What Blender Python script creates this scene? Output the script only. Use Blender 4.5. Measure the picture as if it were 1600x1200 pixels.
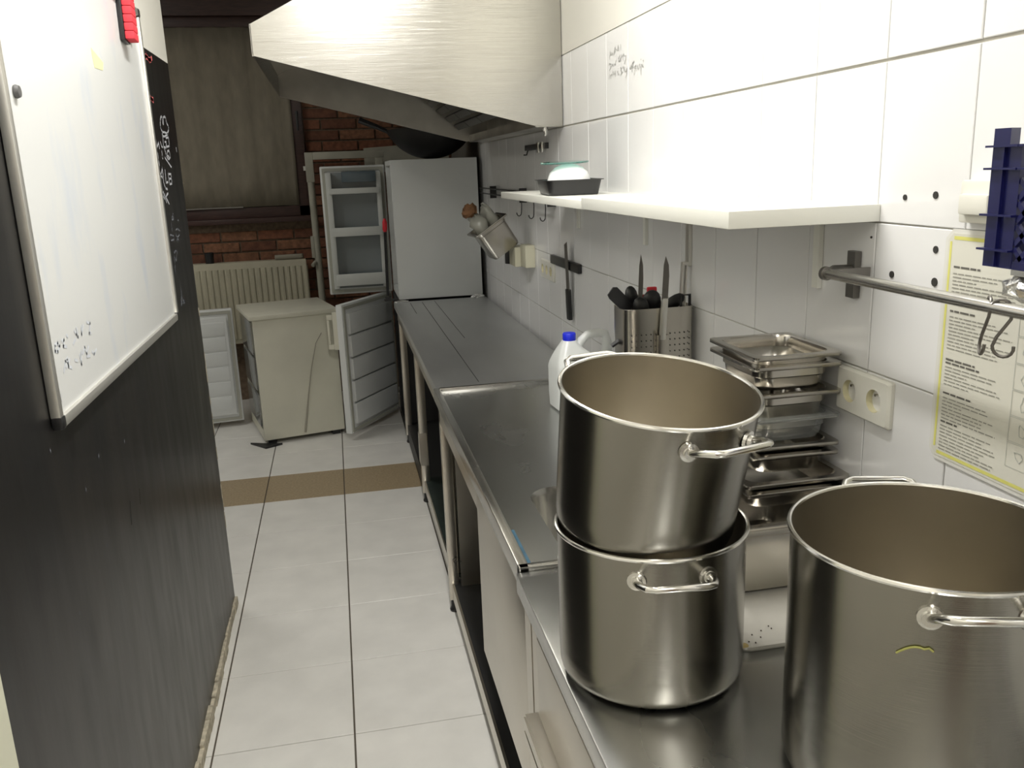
import bpy, bmesh, math, random
from mathutils import Vector, Matrix
from mathutils.geometry import tessellate_polygon

random.seed(7)
for o in list(bpy.data.objects):
    bpy.data.objects.remove(o, do_unlink=True)
S = bpy.context.scene
COL = S.collection
R = math.radians

# ------------------------------------------------------------------ camera
F_PX, YAW, PITCH, ROLL = 1354.4, R(10.944), R(14.034), R(2.177)
fwd = Vector((math.sin(YAW) * math.cos(PITCH), math.cos(YAW) * math.cos(PITCH), -math.sin(PITCH)))
rt = Vector((math.cos(YAW), -math.sin(YAW), 0))
up = rt.cross(fwd)
r2 = rt * math.cos(ROLL) - up * math.sin(ROLL)
u2 = rt * math.sin(ROLL) + up * math.cos(ROLL)
cd = bpy.data.cameras.new('camera')
cam = bpy.data.objects.new('camera', cd)
COL.objects.link(cam)
cam.matrix_world = Matrix(((r2.x, u2.x, -fwd.x, 0), (r2.y, u2.y, -fwd.y, 0), (r2.z, u2.z, -fwd.z, 1.6), (0, 0, 0, 1)))
cd.sensor_width = 36
cd.lens = 36 * F_PX / 1600
cd.clip_start = 0.02
S.camera = cam

# ------------------------------------------------------------------ world, lamps, exposure
wd = bpy.data.worlds.new('night')
S.world = wd
wd.use_nodes = True
wd.node_tree.nodes['Background'].inputs[0].default_value = (0.02, 0.022, 0.03, 1)
wd.node_tree.nodes['Background'].inputs[1].default_value = 0.5
S.view_settings.view_transform = 'Standard'
S.view_settings.look = 'None'
S.view_settings.gamma = 1
S.view_settings.use_curve_mapping = False
S.view_settings.exposure = 0.34


def area_lamp(name, loc, sx, sy, power, col):
    d = bpy.data.lights.new(name, 'AREA')
    d.shape = 'RECTANGLE'
    d.size, d.size_y = sx, sy
    d.energy = power
    d.color = col
    o = bpy.data.objects.new(name, d)
    o.location = loc
    COL.objects.link(o)
    return o


LAMP_Z = 2.86
LAMPS = [((0.18, 1.72, LAMP_Z), 28), ((0.10, -0.75, LAMP_Z), 16), ((-1.55, 4.7, LAMP_Z), 12)]  # second and third are unseen lamps added as fill light
for loc, pw in LAMPS:
    area_lamp('lamp_light', (loc[0], loc[1], loc[2] - 0.062), 0.10, 1.2, pw, (1.0, 0.98, 0.94))


# ------------------------------------------------------------------ materials
def mat(name, col, rough=0.5, metal=0.0, var=0.0, vscale=6.0, bump=0.0, bscale=60.0, stretch=(1, 1, 1), spec=0.5,
        col2=None, rvar=0.0, trans=0.0, alpha=1.0, coat=0.0, brush=None, emit=None, thr=None):
    m = bpy.data.materials.new(name)
    m.use_nodes = True
    nt = m.node_tree
    b = nt.nodes['Principled BSDF']
    b.inputs['Base Color'].default_value = (*col, 1)
    b.inputs['Roughness'].default_value = rough
    b.inputs['Metallic'].default_value = metal
    b.inputs['Specular IOR Level'].default_value = spec
    b.inputs['Transmission Weight'].default_value = trans
    b.inputs['Alpha'].default_value = alpha
    b.inputs['Coat Weight'].default_value = coat
    if emit:
        b.inputs['Emission Color'].default_value = (*col, 1)
        b.inputs['Emission Strength'].default_value = emit
    geo = nt.nodes.new('ShaderNodeNewGeometry')

    def noise(scale, st, detail=4):
        mp = nt.nodes.new('ShaderNodeMapping')
        mp.inputs['Scale'].default_value = st
        nt.links.new(geo.outputs['Position'], mp.inputs['Vector'])
        n = nt.nodes.new('ShaderNodeTexNoise')
        n.inputs['Scale'].default_value = scale
        n.inputs['Detail'].default_value = detail
        nt.links.new(mp.outputs[0], n.inputs['Vector'])
        return n
    if var > 0 or col2:
        n = noise(vscale, stretch)
        rp = nt.nodes.new('ShaderNodeValToRGB')
        lo, hi = thr if thr else (0.3, 0.7)
        rp.color_ramp.elements[0].position = lo
        rp.color_ramp.elements[1].position = hi
        c2 = col2 if col2 else tuple(c * (1 - var) for c in col)
        rp.color_ramp.elements[0].color = (*c2, 1)
        rp.color_ramp.elements[1].color = (*col, 1)
        nt.links.new(n.outputs['Fac'], rp.inputs[0])
        nt.links.new(rp.outputs[0], b.inputs['Base Color'])
    if rvar > 0:
        n = noise(vscale * 1.7, stretch)
        mr = nt.nodes.new('ShaderNodeMapRange')
        mr.inputs['To Min'].default_value = max(0.02, rough - rvar)
        mr.inputs['To Max'].default_value = rough + rvar
        nt.links.new(n.outputs['Fac'], mr.inputs['Value'])
        nt.links.new(mr.outputs[0], b.inputs['Roughness'])
    if bump > 0 or brush:
        n = noise(1.0, brush[0], 1) if brush else noise(bscale, stretch)
        bp = nt.nodes.new('ShaderNodeBump')
        bp.inputs['Strength'].default_value = brush[1] if brush else bump
        bp.inputs['Distance'].default_value = brush[2] if brush else 0.002
        nt.links.new(n.outputs['Fac'], bp.inputs['Height'])
        nt.links.new(bp.outputs[0], b.inputs['Normal'])
    return m


M = {}
M['wall_tile'] = mat('white_glazed_tile', (0.80, 0.80, 0.80), 0.14, var=0.03, vscale=3)
M['wall_grout'] = mat('wall_grout', (0.52, 0.50, 0.44), 0.9, var=0.2, vscale=8)
M['floor_tile'] = mat('pale_floor_tile', (0.78, 0.765, 0.72), 0.34, var=0.10, vscale=7, rvar=0.08)
M['tan_tile'] = mat('tan_floor_tile', (0.40, 0.31, 0.19), 0.45, var=0.3, vscale=90)
M['floor_grout'] = mat('floor_grout', (0.10, 0.085, 0.065), 0.95)
M['paint'] = mat('cream_paint', (0.83, 0.81, 0.74), 0.7, var=0.05, vscale=2)
M['ceiling'] = mat('ceiling_paint', (0.80, 0.79, 0.75), 0.9)
M['black'] = mat('black_wall_paint', (0.010, 0.010, 0.0105), 0.33, col2=(0.016, 0.0145, 0.0135), vscale=5, stretch=(1, 2.2, 0.5), thr=(0.36, 0.62),
                 rvar=0.10, bump=0.05, bscale=30, spec=0.5)
M['plaster_edge'] = mat('chipped_plaster', (0.62, 0.56, 0.43), 0.9, var=0.5, vscale=50)
M['cream_trim'] = mat('cream_trim_paint', (0.72, 0.72, 0.58), 0.6)
M['brick'] = [mat('brick_a', (0.24, 0.095, 0.05), 0.9, var=0.5, vscale=35, bump=0.6, bscale=90),
              mat('brick_b', (0.18, 0.075, 0.042), 0.9, var=0.5, vscale=30, bump=0.6, bscale=90),
              mat('brick_c', (0.28, 0.13, 0.07), 0.9, var=0.5, vscale=40, bump=0.6, bscale=90)]
M['mortar'] = mat('brick_mortar', (0.22, 0.16, 0.11), 0.95, var=0.4, vscale=40)
M['dark_wood'] = mat('dark_brown_wood', (0.055, 0.024, 0.018), 0.45, var=0.4, vscale=14, stretch=(1, 1, 6))
M['blind'] = mat('taupe_blind_fabric', (0.22, 0.195, 0.145), 0.9, var=0.22, vscale=9, stretch=(2.5, 1, 0.9))
M['steel'] = mat('stainless_steel', (0.60, 0.59, 0.56), 0.24, 1.0, rvar=0.08, vscale=6, var=0.12)
M['steel_top'] = mat('scratched_steel_top', (0.58, 0.585, 0.575), 0.26, 1.0, var=0.14, vscale=3, rvar=0.05, thr=(0.15, 0.85), stretch=(1, 0.5, 1))
M['steel_foil'] = mat('foil_covered_steel', (0.66, 0.67, 0.665), 0.46, 1.0, var=0.2, vscale=4, rvar=0.05, bump=0.06, bscale=14, stretch=(1, 0.3, 1), thr=(0.15, 0.85))
M['hood'] = mat('brushed_hood_steel', (0.50, 0.49, 0.455), 0.20, 1.0, brush=((3, 3, 1800), 0.35, 0.0004))
M['hood_in'] = mat('hood_inner_steel', (0.62, 0.60, 0.55), 0.36, 1.0, var=0.3, vscale=5)
M['filter'] = mat('greasy_filter', (0.10, 0.095, 0.085), 0.5, 0.7)
M['pot'] = mat('brushed_pot_steel', (0.32, 0.308, 0.275), 0.20, 1.0, var=0.12, vscale=4, brush=((4, 4, 2600), 0.25, 0.00025))
M['pot_in'] = mat('pot_inner_steel', (0.56, 0.52, 0.44), 0.30, 1.0, var=0.12, vscale=9, brush=((4, 4, 1800), 0.3, 0.0003))
M['pot_rim'] = mat('polished_rim_steel', (0.74, 0.73, 0.70), 0.18, 1.0)
M['pan'] = mat('pan_steel', (0.52, 0.495, 0.45), 0.22, 1.0, rvar=0.06, vscale=20)
M['front'] = mat('steel_front_panel', (0.62, 0.585, 0.52), 0.30, 1.0, rvar=0.06, vscale=4)
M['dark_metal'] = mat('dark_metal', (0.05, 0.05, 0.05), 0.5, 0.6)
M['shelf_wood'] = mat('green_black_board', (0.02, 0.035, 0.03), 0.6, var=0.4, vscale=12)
M['white_lam'] = mat('white_laminate', (0.80, 0.80, 0.74), 0.35)
M['enamel'] = mat('white_enamel', (0.74, 0.76, 0.745), 0.30, var=0.05, vscale=4)
M['enamel_old'] = mat('yellowed_enamel', (0.70, 0.685, 0.57), 0.35, var=0.10, vscale=5)
M['fridge_plastic'] = mat('fridge_plastic', (0.66, 0.68, 0.65), 0.3, var=0.06, vscale=6)
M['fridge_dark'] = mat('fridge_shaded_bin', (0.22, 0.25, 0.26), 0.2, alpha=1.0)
M['gasket'] = mat('gasket', (0.42, 0.42, 0.36), 0.6)
M['radiator'] = mat('radiator_enamel', (0.52, 0.49, 0.37), 0.4, var=0.15, vscale=6)
M['pipe'] = mat('painted_pipe', (0.45, 0.44, 0.36), 0.5, var=0.2, vscale=9)
M['black_plastic'] = mat('black_plastic', (0.016, 0.016, 0.017), 0.35)
M['black_iron'] = mat('black_iron', (0.018, 0.017, 0.016), 0.45, 0.4)
M['white_plastic'] = mat('white_plastic', (0.75, 0.74, 0.67), 0.3)
M['socket_in'] = mat('socket_well', (0.62, 0.58, 0.38), 0.4)
M['cream_plastic'] = mat('cream_plastic', (0.62, 0.60, 0.46), 0.4)
M['milky'] = mat('milky_plastic', (0.78, 0.80, 0.78), 0.35, trans=0.25)
M['blue_cap'] = mat('blue_cap', (0.012, 0.025, 0.62), 0.35)
M['crate'] = mat('navy_crate_plastic', (0.005, 0.006, 0.065), 0.35)
M['clear'] = mat('clear_polycarbonate', (0.86, 0.88, 0.87), 0.08, trans=0.9)
M['glass'] = mat('greenish_glass', (0.45, 0.80, 0.72), 0.05, trans=0.85)
M['red'] = mat('red_plastic', (0.62, 0.02, 0.035), 0.5)
M['red_felt'] = mat('red_sponge', (0.75, 0.05, 0.07), 0.8, bump=0.4, bscale=200)
M['yellow'] = mat('yellow_plastic', (0.80, 0.68, 0.02), 0.4)
M['pale_yellow'] = mat('pale_yellow_note', (0.86, 0.82, 0.42), 0.7)
M['grey_magnet'] = mat('grey_magnet', (0.12, 0.12, 0.12), 0.5)
M['board'] = mat('whiteboard_enamel', (0.76, 0.77, 0.76), 0.24, col2=(0.685, 0.72, 0.765), vscale=4.5, stretch=(1, 2.2, 0.8), thr=(0.30, 0.46))
M['alu'] = mat('satin_aluminium', (0.72, 0.71, 0.67), 0.38, 0.85)
M['chalk'] = mat('white_chalk', (0.55, 0.56, 0.60), 0.95)
M['chalk_dim'] = mat('smudged_chalk', (0.16, 0.165, 0.19), 0.95)
M['chalk_red'] = mat('red_chalk', (0.62, 0.13, 0.13), 0.95)
M['pencil'] = mat('grey_pencil', (0.42, 0.42, 0.40), 0.9)
M['marker'] = mat('faded_blue_marker', (0.66, 0.69, 0.74), 0.5)
M['marker_dark'] = mat('dark_marker', (0.22, 0.24, 0.26), 0.5)
M['paper'] = mat('laminated_paper', (0.72, 0.71, 0.63), 0.25, coat=0.3)
M['paper_edge'] = mat('clear_laminate_edge', (0.75, 0.745, 0.70), 0.2)
M['paper_yellow'] = mat('yellow_print', (0.72, 0.70, 0.20), 0.4)
M['ink'] = mat('grey_ink', (0.30, 0.295, 0.26), 0.6)
M['ink_bold'] = mat('dark_ink', (0.13, 0.125, 0.11), 0.6)
M['ink_soft'] = mat('soft_drawing_ink', (0.47, 0.49, 0.45), 0.6)
M['brown_food'] = mat('brown_paper', (0.25, 0.12, 0.05), 0.8, var=0.4, vscale=40)
M['bag'] = mat('clear_bag', (0.62, 0.62, 0.55), 0.2, trans=0.45)
M['foil'] = mat('crumpled_foil', (0.82, 0.82, 0.80), 0.25, 0.9, bump=0.8, bscale=120)
M['white_foam'] = mat('white_foam', (0.85, 0.86, 0.85), 0.5)
M['blue_film'] = mat('blue_film', (0.045, 0.12, 0.18), 0.45, var=0.4, vscale=30)
M['lamp_body'] = mat('lamp_housing', (0.80, 0.80, 0.78), 0.4)
M['tube'] = mat('lit_tube', (1.0, 0.98, 0.94), 0.5, emit=6.0)
M['board_white'] = mat('stained_pale_tray', (0.62, 0.60, 0.54), 0.28, 0.35, var=0.12, vscale=12)
M['crumb'] = mat('dark_crumb', (0.06, 0.045, 0.03), 0.9)
M['stain'] = mat('yellow_stain', (0.34, 0.26, 0.10), 0.6)
M['peel'] = mat('green_peel', (0.36, 0.36, 0.10), 0.6)
M['wood_door'] = mat('brown_door', (0.20, 0.105, 0.055), 0.5, var=0.3, vscale=6, stretch=(6, 6, 1))
M['cord'] = mat('grey_cord', (0.33, 0.31, 0.25), 0.6)
M['cloth'] = mat('grey_cloth', (0.30, 0.28, 0.22), 0.9)
M['blue_item'] = mat('blue_item', (0.03, 0.06, 0.25), 0.5)
M['gunmetal'] = mat('dull_bracket_steel', (0.20, 0.19, 0.175), 0.45, 0.9)
M['hole'] = mat('hole_dark', (0.03, 0.028, 0.025), 0.9)


# ------------------------------------------------------------------ mesh builder
class MB:
    def __init__(s):
        s.v, s.f = [], []

    def add(s, vs, fs):
        n = len(s.v)
        s.v += [tuple(v) for v in vs]
        s.f += [tuple(i + n for i in f) for f in fs]
        return s

    def box(s, x0, x1, y0, y1, z0, z1, b=0.0):
        if b <= 0:
            return s.add([(x0, y0, z0), (x1, y0, z0), (x1, y1, z0), (x0, y1, z0), (x0, y0, z1), (x1, y0, z1), (x1, y1, z1), (x0, y1, z1)],
                         [(3, 2, 1, 0), (4, 5, 6, 7), (0, 1, 5, 4), (1, 2, 6, 5), (2, 3, 7, 6), (3, 0, 4, 7)])
        bm = bmesh.new()
        bmesh.ops.create_cube(bm, size=1)
        for v in bm.verts:
            v.co = ((x0 + x1) / 2 + v.co.x * (x1 - x0), (y0 + y1) / 2 + v.co.y * (y1 - y0), (z0 + z1) / 2 + v.co.z * (z1 - z0))
        bmesh.ops.bevel(bm, geom=bm.edges[:], offset=b, segments=2, affect='EDGES', profile=0.6)
        bm.verts.index_update()
        s.add([v.co[:] for v in bm.verts], [[v.index for v in f.verts] for f in bm.faces])
        bm.free()
        return s

    def tube(s, pts, r, n=10, cap=True, closed=False):
        pts = [Vector(p) for p in pts]
        m = len(pts)
        rs = r if isinstance(r, (list, tuple)) else [r] * m
        vs, fs = [], []
        prev = None
        for i, p in enumerate(pts):
            if closed:
                t = (pts[(i + 1) % m] - pts[i - 1]).normalized()
            else:
                t = (pts[min(i + 1, m - 1)] - pts[max(i - 1, 0)]).normalized()
            if prev is None:
                a = t.orthogonal().normalized()
            else:
                a = (prev - t * prev.dot(t)).normalized()
            prev = a
            b = t.cross(a)
            for k in range(n):
                an = 2 * math.pi * k / n
                vs.append(p + a * (rs[i] * math.cos(an)) + b * (rs[i] * math.sin(an)))
        L = m if closed else m - 1
        for i in range(L):
            for k in range(n):
                i2 = (i + 1) % m
                fs.append((i * n + k, i * n + (k + 1) % n, i2 * n + (k + 1) % n, i2 * n + k))
        if cap and not closed:
            fs.append(tuple(range(n))[::-1])
            fs.append(tuple((m - 1) * n + k for k in range(n)))
        return s.add(vs, fs)

    def lathe(s, prof, n=64, c=(0, 0, 0)):
        vs, fs = [], []
        m = len(prof)
        for k in range(n):
            a = 2 * math.pi * k / n
            for (r, z) in prof:
                vs.append((c[0] + r * math.cos(a), c[1] + r * math.sin(a), c[2] + z))
        for k in range(n):
            k2 = (k + 1) % n
            for i in range(m - 1):
                fs.append((k * m + i, k2 * m + i, k2 * m + i + 1, k * m + i + 1))
        return s.add(vs, fs)

    def prism(s, poly, axis, a, b):
        # poly in the two other axes (in order x,y,z without axis), extruded a..b
        def P(p, t):
            l = list(p)
            l.insert(axis, t)
            return tuple(l)
        n = len(poly)
        vs = [P(p, a) for p in poly] + [P(p, b) for p in poly]
        fs = [(i, (i + 1) % n, n + (i + 1) % n, n + i) for i in range(n)]
        tri = tessellate_polygon([[Vector((p[0], p[1], 0)) for p in poly]])
        for t in tri:
            fs.append(tuple(t))
            fs.append(tuple(n + i for i in t)[::-1])
        return s.add(vs, fs)

    def loops(s, rings, close_first=False, close_last=False):
        n = len(rings[0])
        vs = [p for r_ in rings for p in r_]
        fs = []
        for i in range(len(rings) - 1):
            for k in range(n):
                fs.append((i * n + k, i * n + (k + 1) % n, (i + 1) * n + (k + 1) % n, (i + 1) * n + k))
        if close_first:
            fs.append(tuple(range(n))[::-1])
        if close_last:
            fs.append(tuple((len(rings) - 1) * n + k for k in range(n)))
        return s.add(vs, fs)

    def sphere(s, c, rx, ry, rz, n=16, m=10):
        prof = []
        vs, fs = [], []
        for i in range(m + 1):
            t = math.pi * i / m
            for k in range(n):
                a = 2 * math.pi * k / n
                vs.append((c[0] + rx * math.sin(t) * math.cos(a), c[1] + ry * math.sin(t) * math.sin(a), c[2] - rz * math.cos(t)))
        for i in range(m):
            for k in range(n):
                fs.append((i * n + k, i * n + (k + 1) % n, (i + 1) * n + (k + 1) % n, (i + 1) * n + k))
        return s.add(vs, fs)

    def jitter(s, a, seed=1):
        rr = random.Random(seed)
        s.v = [tuple(c + rr.uniform(-a, a) for c in v) for v in s.v]
        return s

    def mesh(s, name, smooth=True, ang=35):
        me = bpy.data.meshes.new(name)
        me.from_pydata(s.v, [], s.f)
        me.validate()
        bm = bmesh.new()
        bm.from_mesh(me)
        bmesh.ops.remove_doubles(bm, verts=bm.verts[:], dist=1e-6)
        bmesh.ops.recalc_face_normals(bm, faces=bm.faces[:])
        bm.to_mesh(me)
        bm.free()
        if smooth:
            me.polygons.foreach_set('use_smooth', [True] * len(me.polygons))
            me.set_sharp_from_angle(angle=R(ang))
        return me

    def build(s, name, m, parent=None, smooth=True, ang=35, kind=None):
        me = s.mesh(name, smooth, ang)
        me.materials.append(M[m] if isinstance(m, str) else m)
        o = bpy.data.objects.new(name, me)
        COL.objects.link(o)
        o.parent = parent
        if kind:
            o['kind'] = kind
        return o


def rrect(x0, x1, y0, y1, rad, z, n=5):
    pts = []
    for cx, cy, a0 in ((x1 - rad, y1 - rad, 0), (x0 + rad, y1 - rad, 90), (x0 + rad, y0 + rad, 180), (x1 - rad, y0 + rad, 270)):
        for k in range(n + 1):
            a = R(a0 + 90 * k / n)
            pts.append((cx + rad * math.cos(a), cy + rad * math.sin(a), z))
    return pts


def thing(name, label, cat, loc=(0, 0, 0), rot=(0, 0, 0), group=None):
    o = bpy.data.objects.new(name, None)
    o.empty_display_size = 0.05
    COL.objects.link(o)
    o.location = loc
    o.rotation_euler = rot
    return tag(o, label, cat, group)


def tag(o, label, cat, group=None):
    o['label'] = label
    o['category'] = cat
    if group:
        o['group'] = group
    return o


def inst(src_mesh, name, parent, loc, rot=(0, 0, 0), scale=(1, 1, 1)):
    o = bpy.data.objects.new(name, src_mesh)
    COL.objects.link(o)
    o.parent = parent
    o.location = loc
    o.rotation_euler = rot
    o.scale = scale
    return o


def struct(o, label=None):
    o['kind'] = 'structure'
    if label:
        o['label'] = label
    return o


def strokes(x, sets, w, side):
    """flat pen strokes on a wall plane x=const; side=-1 faces -x, +1 faces +x"""
    mb = MB()
    t = 0.0006 * side
    for st in sets:
        for (a, b) in zip(st[:-1], st[1:]):
            d = Vector((b[0] - a[0], b[1] - a[1]))
            if d.length < 1e-6:
                continue
            d.normalize()
            e = d * (w * 0.4)
            n = Vector((-d.y, d.x)) * (w / 2)
            q = [(a[0] - e.x + n.x, a[1] - e.y + n.y), (b[0] + e.x + n.x, b[1] + e.y + n.y), (b[0] + e.x - n.x, b[1] + e.y - n.y), (a[0] - e.x - n.x, a[1] - e.y - n.y)]
            mb.add([(x + t, *p) for p in q], [(0, 1, 2, 3)])
    return mb

STROKES_A = [[(2.918,1.756),(2.931,1.778),(2.944,1.788),(2.962,1.792),(2.974,1.789),(2.969,1.771)],[(2.981,1.77),(2.99,1.79),(3.018,1.796),(3.034,1.79),(3.036,1.777),(3.062,1.769),(3.062,1.758),(3.027,1.744),(2.981,1.746),(2.943,1.745),(2.927,1.754),(2.92,1.759)],[(2.942,1.744),(2.931,1.733),(2.972,1.733),(3.031,1.742)],[(2.94,1.732),(2.93,1.7),(2.97,1.699),(2.992,1.716),(2.965,1.717)],[(2.993,1.729),(3.04,1.733),(3.036,1.706),(2.98,1.702)],[(2.944,1.695),(2.96,1.674),(2.991,1.663),(3.027,1.672),(3.022,1.692),(2.986,1.688),(2.975,1.678),(3.001,1.671)],[(2.932,1.668),(2.976,1.654),(3.023,1.64)],[(2.821,1.678),(2.82,1.661),(2.823,1.645)],[(2.892,1.686),(2.888,1.67),(2.892,1.665)],[(2.75,1.632),(2.735,1.619),(2.763,1.616),(2.74,1.603)],[(2.768,1.633),(2.809,1.631),(2.813,1.623),(2.775,1.613)],[(2.808,1.629),(2.827,1.616),(2.843,1.608)],[(2.811,1.608),(2.838,1.621),(2.864,1.637),(2.855,1.593)],[(2.904,1.63),(2.892,1.593),(2.927,1.594)],[(2.95,1.619),(2.952,1.588),(2.996,1.589),(3.001,1.619),(2.95,1.619)],[(2.947,1.604),(3,1.605)],[(2.859,1.589),(2.873,1.577),(2.9,1.573)],[(2.804,1.564),(2.834,1.566),(2.835,1.552),(2.808,1.55)],[(2.845,1.56),(2.85,1.546),(2.86,1.535)],[(2.903,1.561),(2.871,1.554),(2.835,1.546)],[(2.866,1.547),(2.899,1.529)],[(2.734,1.694),(2.763,1.703),(2.78,1.694)],[(2.818,1.713),(2.819,1.695),(2.86,1.712),(2.859,1.694)],[(2.889,1.713),(2.897,1.702),(2.912,1.699)],[(3.161,1.704),(3.162,1.693)]]
STROKES_B = [[(2.944,1.498),(2.906,1.482),(2.948,1.479),(2.933,1.494)],[(2.888,1.468),(2.889,1.447)],[(2.847,1.437),(2.879,1.434),(2.91,1.429),(2.909,1.419),(2.852,1.42)],[(2.958,1.446),(2.991,1.447),(3.023,1.44)],[(2.947,1.432),(2.965,1.42),(2.988,1.41)],[(3.013,1.427),(2.966,1.421),(2.95,1.412)],[(2.873,1.38),(2.92,1.385),(2.929,1.373)],[(2.884,1.362),(2.903,1.351),(2.902,1.369)],[(2.871,1.369),(2.864,1.346),(2.856,1.323)],[(2.906,1.262),(2.919,1.242),(2.878,1.226),(2.966,1.213),(2.917,1.228)],[(2.879,1.215),(2.912,1.221),(2.933,1.212)],[(3.017,1.475),(3.029,1.471)]]
STROKES_R = [[(2.728,1.951),(2.74,1.941),(2.781,1.955),(2.803,1.942),(2.845,1.957),(2.88,1.945),(2.925,1.958)],[(2.729,1.945),(2.766,1.949),(2.819,1.95),(2.906,1.95)],[(2.723,1.907),(2.768,1.906)],[(2.73,1.88),(2.779,1.877),(2.751,1.866)],[(2.738,1.877),(2.77,1.872)],[(2.766,1.835),(2.793,1.827),(2.817,1.838),(2.856,1.83)],[(2.78,1.832),(2.859,1.835)]]
STROKES_T = [[(2.718,1.911),(2.712,1.933),(2.705,1.922),(2.697,1.929)],[(2.692,1.921),(2.686,1.926),(2.683,1.92)],[(2.673,1.921),(2.67,1.93),(2.662,1.939),(2.666,1.924)],[(2.653,1.93),(2.646,1.931),(2.645,1.927)],[(2.637,1.926),(2.634,1.94),(2.629,1.925)],[(2.613,1.924),(2.609,1.94)],[(2.726,1.895),(2.718,1.899),(2.707,1.896),(2.705,1.889),(2.719,1.88)],[(2.696,1.895),(2.691,1.889),(2.685,1.893),(2.68,1.887)],[(2.671,1.892),(2.663,1.89),(2.652,1.902)],[(2.618,1.912),(2.629,1.904),(2.631,1.896),(2.617,1.895),(2.613,1.901)],[(2.607,1.894),(2.612,1.9),(2.601,1.91)],[(2.589,1.895),(2.593,1.905),(2.582,1.91),(2.579,1.906)],[(2.571,1.902),(2.566,1.904),(2.567,1.893),(2.576,1.882)],[(2.727,1.854),(2.719,1.868)],[(2.705,1.853),(2.71,1.863),(2.697,1.866)],[(2.69,1.858),(2.684,1.872),(2.679,1.864)],[(2.671,1.863),(2.664,1.872),(2.662,1.855)],[(2.644,1.866),(2.639,1.868),(2.635,1.86),(2.628,1.859)],[(2.614,1.876),(2.605,1.873),(2.612,1.868),(2.597,1.861),(2.604,1.858),(2.613,1.855)],[(2.593,1.873),(2.586,1.875),(2.58,1.864),(2.573,1.873)],[(2.573,1.861),(2.56,1.86),(2.554,1.867),(2.556,1.853),(2.565,1.842)],[(2.491,1.88),(2.504,1.876),(2.528,1.864),(2.5,1.866)],[(2.51,1.854),(2.505,1.868),(2.5,1.877)],[(2.494,1.862),(2.477,1.867),(2.481,1.859),(2.493,1.844)],[(2.47,1.852),(2.463,1.865),(2.456,1.856)],[(2.453,1.856),(2.444,1.866),(2.438,1.856)],[(2.435,1.838),(2.436,1.852),(2.429,1.864),(2.417,1.856),(2.418,1.863)],[(2.435,1.877),(2.432,1.878)],[(2.418,1.872),(2.412,1.873)]]
STROKES_W = [[(1.592,1.332),(1.607,1.333),(1.615,1.326),(1.6,1.319),(1.588,1.322),(1.591,1.33)],[(1.631,1.332),(1.644,1.332),(1.635,1.322),(1.652,1.318)],[(1.662,1.337),(1.667,1.334)],[(1.693,1.315),(1.71,1.321)],[(1.712,1.337),(1.721,1.328),(1.728,1.322),(1.727,1.339)],[(1.758,1.337),(1.753,1.322),(1.772,1.337)],[(1.799,1.338),(1.819,1.333),(1.804,1.315),(1.815,1.314)],[(1.615,1.28),(1.633,1.295),(1.647,1.298)],[(1.643,1.295),(1.645,1.283),(1.662,1.277)],[(1.658,1.294),(1.633,1.284)],[(1.687,1.286),(1.702,1.282)],[(1.72,1.289),(1.723,1.27),(1.733,1.293)],[(1.74,1.287),(1.76,1.296),(1.766,1.282),(1.784,1.293)],[(1.785,1.274),(1.764,1.277)],[(1.803,1.279),(1.815,1.272),(1.834,1.277)]]
STROKES_C = [[(1.555,1.252),(1.574,1.249),(1.557,1.245),(1.562,1.238)],[(1.576,1.248),(1.575,1.241),(1.576,1.236)],[(1.558,1.242),(1.55,1.238)]]

# ================================================================== SETTING
XW = 0.875      # tiled wall
XL = -0.50      # black wall
YB = 6.50       # brick wall
ZC = 2.98

# ---- floor: grout bed + square tiles
floor = struct(MB().box(-2.6, XW + 0.3, -2.2, YB + 0.2, -0.12, -0.004).build('floor', 'floor_grout', smooth=False), 'pale square floor tiles with one tan row')
TS = 0.401


def floor_tile_mesh(m):
    mb = MB()
    gx, gy, b = 0.0026, 0.0016, 0.0012
    x0, x1, y0, y1 = gx, TS - gx, gy, TS - gy
    mb.loops([[(x0, y0, -0.006), (x1, y0, -0.006), (x1, y1, -0.006), (x0, y1, -0.006)],
              [(x0, y0, -b), (x1, y0, -b), (x1, y1, -b), (x0, y1, -b)],
              [(x0 + b, y0 + b, 0), (x1 - b, y0 + b, 0), (x1 - b, y1 - b, 0), (x0 + b, y1 - b, 0)]], close_last=True)
    me = mb.mesh('floor_tile', smooth=False)
    me.materials.append(M[m])
    return me


ft, ft2 = floor_tile_mesh('floor_tile'), floor_tile_mesh('tan_tile')
for i in range(-6, 3):
    for j in range(-11, 11):
        x, y = -0.069 + i * TS, 2.285 + j * TS
        if x > 0.85 or y > YB or y < -2.2:
            continue
        inst(ft2 if j == 5 else ft, 'tile', floor, (x, y, 0))

# ---- tiled wall on the right
wall_right = struct(MB().box(XW, XW + 0.2, -2.2, YB + 0.2, 0, ZC).build('wall_right', 'wall_grout', smooth=False), 'wall of white glazed upright tiles')
MB().box(XW - 0.0032, XW, -2.2, 5.30, 1.995, ZC).build('painted_plaster', 'paint', wall_right, smooth=False)
MB().box(XW - 0.004, XW, 5.30, YB, 0.0, ZC).build('dark_plaster', mat('dark_grey_plaster', (0.16, 0.15, 0.13), 0.9, var=0.3, vscale=4), wall_right, smooth=False)  # uneven dark grey plaster beyond the last tiles
TW, TH = 0.208, 0.25


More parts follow.
